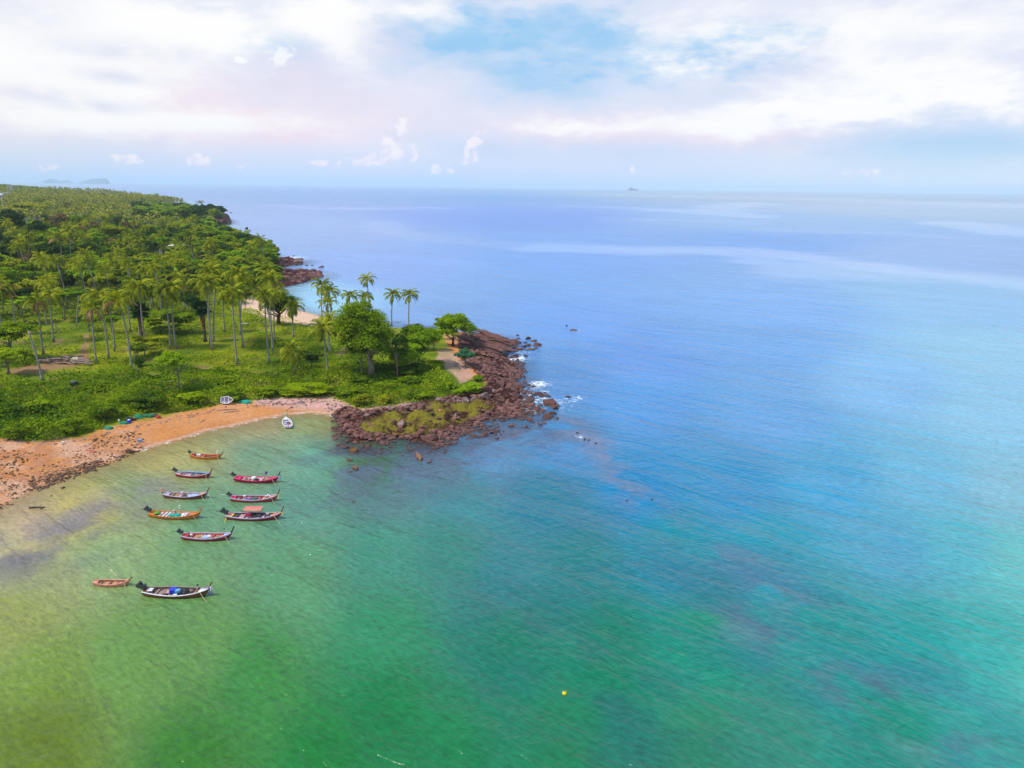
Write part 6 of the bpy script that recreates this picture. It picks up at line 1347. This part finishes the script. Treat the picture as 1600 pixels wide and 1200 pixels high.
def float_ball(p, lab, mat='white', r=.13, cat='float', name='net_float'):
    loc, rz = p; t = thing(name, lab, cat, loc, rz); MB().lathe([(.01, -r), (r * .7, -r * .7), (r, 0), (r * .7, r * .7), (.01, r)], 12).build('ball', mat, t, True); MB().tube([(0, 0, r * .9), (.03, 0, r * 1.35), (0, .02, r * .95)], .015, 5).build('eyelet', 'black', t)
def flag_pole(p, lab, mat, h=1.5, cloth=.32, lean=(0, .1), cat='marker flag', name='marker_flag', balls=0):
    loc, rz = p; t = thing(name, lab, cat, loc, rz); top = Vector((lean[0], lean[1], h)); MB().tube([(0, 0, 0), top * .5, top], .022, 6).build('pole', 'rope', t)
    if cloth: c = MB(); a = top * .99; b = top * .62; c.add([a, b, b + Vector((cloth * .6, .1, -.05)), a + Vector((cloth, .08, -.12))], [(0, 1, 2, 3)]); c.add([a, b, b + Vector((-.04, cloth * .6, -.1)), a + Vector((.02, cloth * .8, -.2))], [(0, 1, 2, 3)]); c.build('cloth', mat, t)
    for i in range(balls): MB().lathe([(.01, -.12), (.10, -.06), (.12, 0), (.10, .06), (.01, .12)], 10, (top[0] * (.35 + .2 * i) + .1 * i, top[1] * .4, h * (.25 + .2 * i))).build('float', 'white', t, True)

b1, p1 = make_boat('longtail_boat', 'small orange and red longtail boat nearest the beach, white box astern', 'boat', (298.5, 710.5), (346.5, 710.8), dict(hull='orange', wale='orange', inner='red', rail='orange', far_rail='red', bowdeck='coral', bd=.84, sterndeck='red', post='slate', ph=.5, engine='engine_dark', es=.75, beam=1.45, depth=.75, boards=10, line=(.9, .7)), G_B)
crate(p1(.24, .1, .05), 'white foam box near the stern of the small orange boat', 'white', (.62, .38, .28), 'cool box', name='cool_box')
flag_pole(p1(.84, .2, 0, False), 'black pole with a white float at the bow of the small orange boat', 'white', 1.35, 0, (0, .02), 'marker pole', 'marker_pole', 3); heap(p1(.6, 0), 'jumbled brown netting in the small orange boat', 'dark_bark', (.9, .3, .12), 'net', 'fishing_net', 3)
b2, p2_ = make_boat('longtail_boat', 'crimson boat with bright blue boards along its far side', 'boat', (275.8, 739.3), (329.6, 739.6), dict(hull='crimson', wale='crimson', inner='plank_wood', rail='pinkish', far_rail='sky_blue', bowdeck='lavender', bd=.88, sterndeck='pinkish', post='crimson', ph=.75, engine='engine_dark', es=.95, line=(.5, .5), boards=11), G_B)
for t_, w_ in ((.33, 1.5), (.66, 2.0)):
    loc, rz = p2_(t_, .86, .08, False); c = thing('board', 'bright blue board lying along the far side of the crimson boat, ' + ('sternward' if t_ < .5 else 'bowward') + ' of two', 'board', loc, rz); MB().box(-w_ / 2, w_ / 2, -.10, .10, 0, .04).build('plank', 'sky_blue', c); MB().box(-w_ / 2, -w_ / 2 + .08, -.09, .09, .041, .06).build('cleat', 'blue', c)
heap(p2_(.5, -.2), 'green and brown net heap in the crimson boat', 'slate', (.7, .3, .12), 'net', 'fishing_net', 5); float_ball(p2_(.42, -.5, .12), 'white float in the middle of the crimson boat')
b3, p3_ = make_boat('longtail_boat', 'dark red boat with a grey rim and a blue tarpaulin near the bow', 'boat', (256.5, 771.8), (324.2, 770.8), dict(hull='hull_wood', wale='crimson', inner='plank_wood', rail='lavender', bowdeck='salmon', bd=.80, sterndeck='lavender', post='crimson', ph=.8, engine='salmon', es=.72, line=(1.0, .8), bow_line=(1.4, 1.2)), G_B)
heap(p3_(.68, 0, .06), 'crumpled pale blue tarpaulin forward in the grey rimmed boat', 'pale_blue', (.85, .48, .16), seed=9); heap(p3_(.49, 0), 'dark folded net amidships in the grey rimmed boat', 'dark_bark', (.6, .35, .16), 'net', 'fishing_net', 6); crate(p3_(.36, .75, .1), 'little white box on the far rim of the grey rimmed boat', 'white', (.3, .2, .2))
b4, p4_ = make_boat('longtail_boat', 'bright orange boat with turquoise tarpaulin and pale thwarts', 'boat', (233.8, 801.5), (313.2, 802.0), dict(hull='orange', inner='salmon', rail='orange', bowdeck='orange', bd=.80, sterndeck='orange', post='orange', ph=.9, engine='engine_dark', es=1.15, line=(.8, .3), boards=16, boardm=['plank_wood', 'dark_bark', 'pinkish', 'white', 'lavender'], thwm='white', thwarts=(.30, .36, .66, .71)), G_B)
heap(p4_(.535, -.1, .06), 'large turquoise tarpaulin in the bright orange boat', 'teal', (.52, .50, .22), seed=2); heap(p4_(.42, 0, .02), 'small turquoise cloth beside the large tarpaulin', 'teal', (.38, .34, .12), seed=4)
barrel(p4_(.15, 0, .12), 'lime green low tub at the stern of the bright orange boat', 'green', .34, .22, 'tub', 'tub', 'green'); float_ball(p4_(.42, .85, .14, False), 'white float on the far rim of the bright orange boat'); flag_pole(p4_(.54, .9, 0, False), 'thin white pole with floats on the far side of the bright orange boat', 'white', 1.9, 0, (-.25, .2), 'marker pole', 'marker_pole', 2)
b5, p5_ = make_boat('longtail_boat', 'mauve rimmed boat with red inside, pale blue foredeck and curved black stem', 'boat', (284.5, 836.5), (362.5, 834.2), dict(hull='crimson', wale='lavender', inner='red', rail='lavender', bowdeck='pale_blue', bd=.83, sterndeck='red', post='black', ph=.95, engine='engine_dark', es=.95, boards=14, line=(.9, .7), boardm=['plank_wood', 'ochre', 'salmon']), G_B)
heap(p5_(.46, 0, .02), 'blue and white patterned bundle amidships in the mauve rimmed boat', 'pale_blue', (.42, .42, .2), 'bundle', 'bundle', 12); heap(p5_(.53, .1, .02), 'white bag beside the patterned bundle in the mauve rimmed boat', 'white', (.26, .32, .2), 'bag', 'bag', 14); heap(p5_(.38, .1, .0), 'rusty brown net in the mauve rimmed boat', 'ochre', (.4, .35, .22), 'net', 'fishing_net', 13)
float_ball(p5_(.17, .3, .15), 'big pale float near the stern of the mauve rimmed boat', 'white', .2); flag_pole(p5_(.80, .85, 0, False), 'short pole with a purple tip on the foredeck of the mauve rimmed boat', 'purple', .75, .16)
b6, p6_ = make_boat('longtail_boat', 'crimson boat with hot pink decks and a purple flag', 'boat', (367, 746.5), (435.2, 746.6), dict(hull='crimson', inner='pinkish', rail='magenta', bowdeck='magenta', bd=.80, sterndeck='magenta', sd=.14, post='black', ph=.95, engine='engine_dark', es=.95, ribbons=[('lavender', .35), ('sky_blue', .75)], line=(1.0, .8)), G_B)
barrel(p6_(.42, .2, .05), 'white tub amidships in the hot pink decked boat', 'white', .38, .35, 'tub', 'tub'); heap(p6_(.49, 0), 'black sack beside the white tub in the hot pink decked boat', 'black', (.32, .32, .22), 'sack', 'sack', 21); flag_pole(p6_(.68, .3), 'purple flag on a thin pole in the hot pink decked boat', 'purple', 1.35, .42)
b7, p7_ = make_boat('longtail_boat', 'pale mauve boat with a dark tarpaulin and a cluster of white floats forward', 'boat', (361, 777.5), (434.2, 774.6), dict(hull='red', wale='lavender', inner='crimson', rail='lavender', bowdeck='salmon', bd=.82, sterndeck='magenta', sd=.10, post='crimson', ph=.95, engine='engine_dark', es=.85, ribbons=[('yellow', .8)], line=(.7, .8), shaftm='white'), G_B)
heap(p7_(.47, 0, .04), 'dark slate tarpaulin amidships in the pale mauve boat', 'slate', (.62, .46, .18), seed=31); heap(p7_(.37, 0, .0), 'purple-grey net behind the slate tarpaulin', 'purple', (.4, .3, .08), 'net', 'fishing_net', 32)
float_ball(p7_(.73, .5, .25), 'left white float of the cluster on the pale mauve boat', 'white', .15); float_ball(p7_(.78, .4, .38), 'highest white float of the cluster on the pale mauve boat', 'white', .19); float_ball(p7_(.82, .3, .25), 'right white float of the cluster on the pale mauve boat', 'white', .14)
flag_pole(p7_(.77, .3), 'pair-less thin grey pole rising from the floats on the pale mauve boat', 'white', 1.6, 0, (-.05, .1), 'marker pole', 'marker_pole'); crate(p7_(.26, .6, .08), 'small white box on the far rim of the pale mauve boat', 'white', (.34, .22, .2))
b8, p8_ = make_boat('longtail_boat', 'brown-mauve boat with a coral canopy held over its far side', 'boat', (353.5, 804.8), (440.2, 802.4), dict(hull='crimson', wale='lavender', inner='dark_bark', rail='lavender', bowdeck='orange', bd=.83, sterndeck='salmon', post='crimson', ph=1.0, engine='engine_dark', es=1.25, ribbons=[('yellow', .35)], canopy=(.30, .62), line=(1.2, 1.1), boards=15, boardm=['plank_wood', 'lavender', 'dark_bark', 'pinkish']), G_B)
crate(p8_(.40, .1, .02), 'magenta crate amidships in the canopied boat', 'magenta', (.5, .42, .42)); float_ball(p8_(.13, -.1, .2), 'yellow-white float at the stern of the canopied boat', 'yellow', .17); crate(p8_(.73, .3, .08), 'small beige box forward in the canopied boat', 'rope', (.3, .25, .2)); heap(p8_(.53, 0), 'black net beside the magenta crate in the canopied boat', 'black', (.5, .3, .12), 'net', 'fishing_net', 41)
loc, rz = p8_(.02, -.6, -.1, False); c = thing('hanging_rope', 'yellow buoy rope trailing from the stern of the canopied boat into the water', 'rope', loc, rz); MB().tube([(0, 0, 0), (.05, -.4, -.3), (.02, -1.2, -.62), (0, -1.9, -.66)], .05, 6).build('strand', 'yellow', c); MB().lathe([(.01, -.1), (.1, 0), (.01, .1)], 8, (0, -1.95, -.62)).build('float', 'white', c)
b9, p9_ = make_boat('rowing_skiff', 'small orange-brown rowing skiff alone at the left, with an oar laid across', 'boat', (146.5, 909.5), (203, 907.5), dict(hull='salmon', inner='hull_wood', rail='salmon', bowdeck='salmon', bd=.86, sterndeck='salmon', post='hull_wood', ph=.42, beam=1.2, depth=.66, bow=.35, boards=9, boardm=['ochre', 'salmon', 'plank_wood'], thwarts=(.22, .45), line=(.3, .4)), None, .35, .55)
loc, rz = p9_(.74, 0, .12, False); c = thing('oar', 'pale wooden oar sticking out over the far side of the rowing skiff', 'oar', loc, rz); MB().tube([(0, 0, .05), (-1.1, 1.0, .25), (-1.75, 1.55, .33)], .028, 6).build('shaft', 'rope', c); MB().add([(-1.72, 1.47, .32), (-1.66, 1.55, .34), (-2.1, 1.95, .40), (-2.18, 1.85, .38), (-1.72, 1.47, .30), (-1.66, 1.55, .32), (-2.1, 1.95, .38), (-2.18, 1.85, .36)], [(0, 1, 2, 3), (7, 6, 5, 4), (0, 4, 5, 1), (1, 5, 6, 2), (2, 6, 7, 3), (3, 7, 4, 0)]).build('blade', 'rope', c)
b10, p10 = make_boat('longtail_boat', 'largest and nearest boat with white rim, brown planked floor and blue load', 'boat', (224.5, 922.6), (327.5, 921.0), dict(hull='hull_wood', wale='hull_wood', inner='dark_bark', rail='white', far_rail='plank_wood', bowdeck='white', stripes=['pale_blue', 'white', 'pinkish', 'white', 'sky_blue'], bd=.84, sterndeck='hull_wood', sd=.06, post='hull_wood', ph=.85, engine='engine_dark', es=1.3, line=(1.3, 1.0), ribbons=[('purple', .9), ('white', .4)], boards=17, gap=.05, boardm=['plank_wood'], thwarts=(.14, .73)), G_B)
crate(p10(.445, .05, .03), 'bright blue crate in the middle of the largest boat', 'blue', (.62, .74, .42)); barrel(p10(.53, -.15, .03), 'dull blue barrel right of the blue crate', 'dinghy_blue', .38, .42, lid='sky_blue'); heap(p10(.60, .15, .03), 'black tarpaulin heap beyond the dull blue barrel', 'black', (.52, .5, .38), seed=51); heap(p10(.385, .0, .03), 'pink bag left of the blue crate', 'pinkish', (.25, .28, .24), 'bag', 'bag', 52)
heap(p10(.35, -.5, .02), 'small black bag near the pink bag', 'black', (.25, .2, .12), 'bag', 'bag', 53); crate(p10(.52, -.75, .1), 'little white bowl-like box on the near rim by the barrel', 'white', (.35, .2, .12)); crate(p10(.10, .0, .12), 'red and white box at the stern of the largest boat', 'salmon', (.55, .6, .14), lidm='white')
flag_pole(p10(.78, .6), 'dark green furled pennant at the forward far side of the largest boat', 'dark_green', .85, .22, (0, .05), 'pennant', 'pennant'); float_ball(p10(.795, -.1, .14), 'small orange float before the foredeck of the largest boat', 'orange', .14); flag_pole(p10(.805, .1), 'short white stick beside the orange float', 'white', .55, .12, (-.05, 0), 'stick', 'stick')
b11, p11 = make_boat('dinghy', 'white fibreglass boat with its bow on the sand, stern towards the bay', 'boat', (451.2, 666.5), (446, 652), dict(hull='white', inner='lavender', rail='white', bowdeck='white', bd=.80, floor='lavender', beam=1.75, depth=.75, bow=.25, boards=0, thwarts=(.18, .45, .62), thwm='white', dinghy=True, ribs=5, engine='coral', es=.7, tail=False), None, .45, .5)
heap(p11(.5, -.2, .0), 'dark net bundle in the white boat', 'black', (.5, .4, .15), 'net', 'fishing_net', 61)
P = ground_at(446, 648); heap(((P[0], P[1], P[2]), 0), 'small straw coloured sack on the sand at the bow of the white boat', 'rope', (.38, .35, .4), 'sack', 'sack', 62)
P = ground_at(454, 643); o = thing('anchor_pole', 'dark leaning pole planted in the sand at the white boat', 'pole', P); MB().tube([(-.9, 0, .1), (.9, 0, 1.6)], .06, 6).build('shaft', 'dark_bark', o); MB().tube([(.8, -.2, 1.52), (.9, .25, 1.62)], .04, 5).build('crossbar', 'dark_bark', o)
# upturned tender leaning by the bushes
P = ground_at(355.5, 631); o = thing('upturned_tender', 'small white and grey boat propped on its side against the bushes', 'boat', P, .2); st = hull_sections(2.3, 1.45, .5, .1, .05, 14, dinghy=True)
vs = []; fs = []
for x, hb, gz, kz in st:
    for a, b_ in ((-1, 1), (-.9, .4), (-.4, .05), (.4, .05), (.9, .4), (1, 1)): vs.append((x, a * hb, kz + (gz - kz) * b_))
for i in range(len(st) - 1):
    for j in range(5): a = 6 * i + j; fs.append((a, a + 1, a + 7, a + 6))
Mx = Matrix.Translation((0, 0, .75)) @ Matrix.Rotation(math.radians(62), 4, 'X')
MB().add([tuple(Mx @ Vector(v)) for v in vs], fs).build('hull', 'lavender', o); ring = [Mx @ Vector((x, hb, gz)) for x, hb, gz, kz in st] + [Mx @ Vector((x, -hb, gz)) for x, hb, gz, kz in reversed(st)]
MB().tube(ring + [ring[0]], .07, 6, cap=False).build('rim', 'white', o)
for x_ in (-.5, .35): MB().tube([tuple(Mx @ Vector((x_, -.62, .25))), tuple(Mx @ Vector((x_, .62, .25)))], .07, 6).build('thwart', 'white', o)
MB().tube([(0, -.6, 0), (.05, -.3, .9)], .05, 6).build('prop', 'driftwood', o)

# ---- buoys
def buoy(px_, py_, mat, r, lab):
    P = at(px_, py_, 0); t = thing('buoy', lab, 'buoy', P); MB().lathe([(.02, -r * .5), (r * .75, -r * .45), (r, 0.05), (r * .92, r * .5), (r * .6, r * .95), (r * .25, r * 1.12)], 16).build('float', mat, t, True)
    MB().tube([(-.06, 0, r * 1.08), (-.05, 0, r * 1.3), (.05, 0, r * 1.3), (.06, 0, r * 1.08)], .018, 5).build('ring', 'black', t)
buoy(882, 1084, 'buoy_yellow', .22, 'single bright yellow buoy floating in the green foreground water'); buoy(472, 817, 'white', .09, 'tiny white buoy off the bow of the canopied boat'); buoy(467, 839, 'pinkish', .09, 'tiny pink buoy between two white ones'); buoy(485, 867, 'white', .10, 'tiny white buoy furthest from the moored boats'); 

# ---- gear on the beach
def gp(a, b_): P = ground_at(a, b_); return ((P[0], P[1], P[2] + .02), 0)
for a in [(170, 670, 'net_green', (.75, .45, .4), 'green net heap at the left end of the beach gear'), (194, 662, 'net_green', (.7, .4, .4), 'dark green net heap behind the orange cloth'), (203, 657, 'black', (.85, .5, .6), 'black tarpaulin mound among the beach gear'), (216, 653, 'net_green', (.85, .5, .55), 'largest green net heap in the middle of the beach gear'),
          (231, 651, 'dark_green', (.9, .5, .5), 'dark green tarpaulin right of the largest net heap'), (241, 650, 'slate', (.6, .5, .45), 'grey-black sack pile near the red basket'), (383, 629, 'teal', (1.1, .6, .45), 'teal green net heap on the shingle under the bushes'), (193, 667, 'orange', (.5, .3, .2), 'orange cloth before the dark green net heap')]:
    heap(gp(a[0], a[1]), a[4], a[2], a[3], 'net' if 'net' in a[4] else 'tarp', 'fishing_net' if 'net heap' in a[4] else 'tarp', int(a[0]))
barrel(gp(202, 661), 'blue drum in front of the black tarpaulin', 'blue', .35, .6); barrel(gp(211, 656), 'red bucket between black tarpaulin and green nets', 'red', .28, .4, 'bucket', 'bucket', 'red'); barrel(gp(247.5, 653), 'red basket at the right end of the beach gear', 'red', .42, .4, 'basket', 'basket', 'red'); barrel(gp(186, 659), 'white jug at the left of the beach gear', 'white', .18, .4, 'jug', 'jug')
crate(gp(99, 693.5), 'white foam block lying alone on the pebble beach', 'white', (.4, .3, .35)); heap(gp(143, 706), 'red and orange rag on the pebbles', 'coral', (.7, .3, .4), 'rag', 'rag', 71); crate(gp(219, 690), 'pale blue crate washed up on the rocks', 'sky_blue', (.6, .4, .35))
crate(gp(655, 644), 'bright white block washed onto the mossy shelf', 'white', (.5, .3, .25)); heap(gp(650, 643), 'small orange scrap beside the white block', 'orange', (.4, .3, .3), 'scrap', 'scrap', 72); heap(gp(685, 642), 'coral red rag at the right of the mossy shelf', 'coral', (.7, .3, .3), 'rag', 'rag', 73)
def log(a, b_, L, rz, lab, mat='driftwood', r=.16, grp=None, dz=0.0, name='driftwood_log'):
    P = ground_at(a, b_); o = thing(name, lab, 'log', (P[0], P[1], P[2] + r * .8 + dz), rz, grp); MB().tube([(-L / 2, 0, 0), (-L * .1, .08 * L * .3, .05), (L / 2, 0, .02)], [r, r * .9, r * .55], 7).build('stem', mat, o); MB().tube([(L * .1, 0, 0), (L * .22, .35, .3)], [r * .4, r * .15], 5).build('branch', mat, o)
log(355, 641, 4.0, .25, 'long brown driftwood branch on the open sand below the upturned boat', r=.10); log(362, 644, 3.0, .5, 'shorter driftwood branch beside the long one on the open sand', r=.08); log(188, 666, 3.4, .35, 'pale pole lying in front of the green nets', 'rope', .07); log(95, 686, 2.4, .5, 'dark stick at the foot of the jutting bush', 'dark_bark', .08)
log(318, 658, .1 + 1.3, 1.2, 'upright-looking thin stick lying at the edge of the swash', 'dark_bark', .05); log(58, 794, 2.2, .1, 'dark waterlogged trunk in the shallows off the left beach', 'dark_bark', .12); log(440, 557, 2.0, .2, 'dark log at the edge of the meadow shrubs', 'dark_bark', .18); log(345, 594, 3.2, .1, 'brown fallen log in the shrub belt', 'dark_bark', .2); log(260, 598, 3.5, .1, 'brown fallen log beneath the young bright tree', 'driftwood', .2)
rnd = random.Random(8)
for i in range(64):
    a = rnd.uniform(66, 141); b_ = 567 - 9 * math.sin(math.pi * (a - 60) / 84) * rnd.random() + rnd.uniform(0, 5)
    log(a, b_, rnd.uniform(1.6, 3.8), rnd.uniform(-.5, .5), 'weathered brown log in the driftwood pile by the earthen track', 'driftwood' if rnd.random() < .7 else 'dark_bark', rnd.uniform(.12, .24), 'logs of the driftwood pile', rnd.uniform(0, .7))
P = ground_at(119, 566); heap(((P[0], P[1], P[2] + .4), 0), 'pale boulder lying on the right of the driftwood pile', 'rope', (.9, .7, .8), 'rock', 'boulder', 80)
P = ground_at(117, 609); barrel(((P[0], P[1], P[2] + 1.0), 0), 'black tank half sunk in the green shrubs', 'black', .8, .8, 'tank', 'water_tank', 'slate')
P = ground_at(330, 508); o = thing('picnic_table', 'small grey picnic table on the meadow behind the tallest palms', 'table', ground_at(383, 509)); MB().box(-1, 1, -.45, .45, .7, .76).build('tabletop', 'concrete', o)
for s_ in (-1, 1): MB().box(-1, 1, s_ * .85 - .15, s_ * .85 + .15, .42, .46).build('bench', 'concrete', o); MB().box(s_ * .7 - .06, s_ * .7 + .06, -.8, .8, 0, .42).build('leg', 'concrete', o); MB().box(s_ * .7 - .06, s_ * .7 + .06, -.06, .06, .42, .70).build('post', 'concrete', o)

# ================================================================== BUILDINGS AND WALL
def wall_run(pts, h, lab):
    P = [ground_at(a, b_) for a, b_ in pts]; o = thing('concrete_wall', lab, 'wall', P[0])
    for i in range(len(P) - 1):
        a, c = P[i] - P[0], P[i + 1] - P[0]; L = np.hypot(*(c - a)[:2]); rz = math.atan2(c[1] - a[1], c[0] - a[0]); m_ = MB(); m_.box(.15, L - .15, -.08, .08, -.6, h).build('panel', 'concrete', o).location = tuple(a); o.children[-1].rotation_euler = (0, 0, rz)
        q = MB().box(-.14, .14, -.14, .14, -.6, h + .12).build('post', 'concrete', o); q.location = tuple(a)
wall_run([(-12, 411), (8, 407.5), (24, 408), (37, 409), (46, 413)], 2.6, 'grey concrete retaining wall on the green slope')
def house(a, b_, w, dp, h, rz, wallm, roofm, lab, roof='gable', win=2, ov=.5, rh=1.6):
    P = ground_at(a, b_); o = thing('house', lab, 'building', P, rz)
    w2, d2 = w / 2, dp / 2
    MB().box(-w2, w2, -d2, d2, -.6, h).build('walls', wallm, o)
    if roof == 'gable':
        r_ = MB(); r_.add([(-w2 - ov, -d2 - ov, h - .15), (w2 + ov, -d2 - ov, h - .15), (w2 + ov, 0, h + rh), (-w2 - ov, 0, h + rh), (-w2 - ov, d2 + ov, h - .15), (w2 + ov, d2 + ov, h - .15), (-w2 - ov, -d2 - ov, h), (w2 + ov, -d2 - ov, h), (w2 + ov, 0, h + rh + .15), (-w2 - ov, 0, h + rh + .15), (-w2 - ov, d2 + ov, h), (w2 + ov, d2 + ov, h)],
                          [(6, 7, 8, 9), (9, 8, 11, 10), (0, 3, 2, 1), (3, 4, 5, 2), (0, 1, 7, 6), (4, 10, 11, 5), (0, 6, 9, 3), (3, 9, 10, 4), (1, 2, 8, 7), (2, 5, 11, 8)]); rf = r_.build('roof', roofm, o)
        MB().add([(-w2, -d2, h), (-w2, d2, h), (-w2, 0, h + rh - .1), (w2, -d2, h), (w2, d2, h), (w2, 0, h + rh - .1)], [(0, 2, 1), (3, 4, 5)]).build('gable', wallm, o)
    else: rf = MB().box(-w2 - ov, w2 + ov, -d2 - ov, d2 + ov, h + .003, h + .25).build('roof', roofm, o)
    for i in range(win):
        x = -w2 + w * (i + 1) / (win + 1); f = MB().box(x - .55, x + .55, -d2 - .06, -d2 - .003, h * .35, h * .78).build('window', 'white', o); MB().box(x - .46, x + .46, -d2 - .08, -d2 - .063, h * .38, h * .75).build('pane', 'glass_dark', f)
    dr = MB().box(w2 * .1 - .45, w2 * .1 + .45, -d2 - .05, -d2 - .003, .05, 2.0).build('door', 'dark_bark', o) if h > 2.4 else None
house(22, 462, 7, 4, 2.6, .1, 'roof_red', 'roof_red', 'maroon hut half hidden by trees beside the withered palm', win=1)
house(92, 436, 12, 6, 2.4, -.15, 'dark_bark', 'roof_brown', 'low brown roofed hut among leaning bare trunks', win=3)
house(268, 402, 10, 8, 6.5, .1, 'plaster', 'white', 'pale two storey resort house glimpsed between palms', 'flat', 3)
house(286, 405, 12, 8, 7.5, .1, 'plaster', 'white', 'white roofed building behind tall pale trunks', 'flat', 4)
house(222, 382, 8, 7, 8.5, .2, 'plaster', 'salmon', 'narrow cream house standing in the middle woods', 'flat', 2)
house(3, 322, 26, 14, 8, .1, 'plaster', 'roof_brown', 'long brown roofed building beside the white tower', win=5)
house(18, 307, 8, 8, 20, .1, 'plaster', 'white', 'small white building far on the plain', 'flat', 2); house(12, 316, 8, 8, 15, 0, 'plaster', 'white', 'pale building just right of the white tower foot', 'flat', 2)
P = ground_at(7, 330); T = at_plane_y(5, 305, P[1]); hh = T[2] - P[2]; o = thing('water_tower', 'white slender tower with a ball top rising over the far woods', 'tower', P); MB().tube([(0, 0, 0), (-.6, 0, hh * .9)], [1.3, .9], 10).build('shaft', 'white', o); MB().lathe([(.1, -2.0), (1.9, -1.2), (2.4, 0), (1.9, 1.3), (.2, 2.0)], 14, (-.6, 0, hh)).build('tank', 'white', o, True)
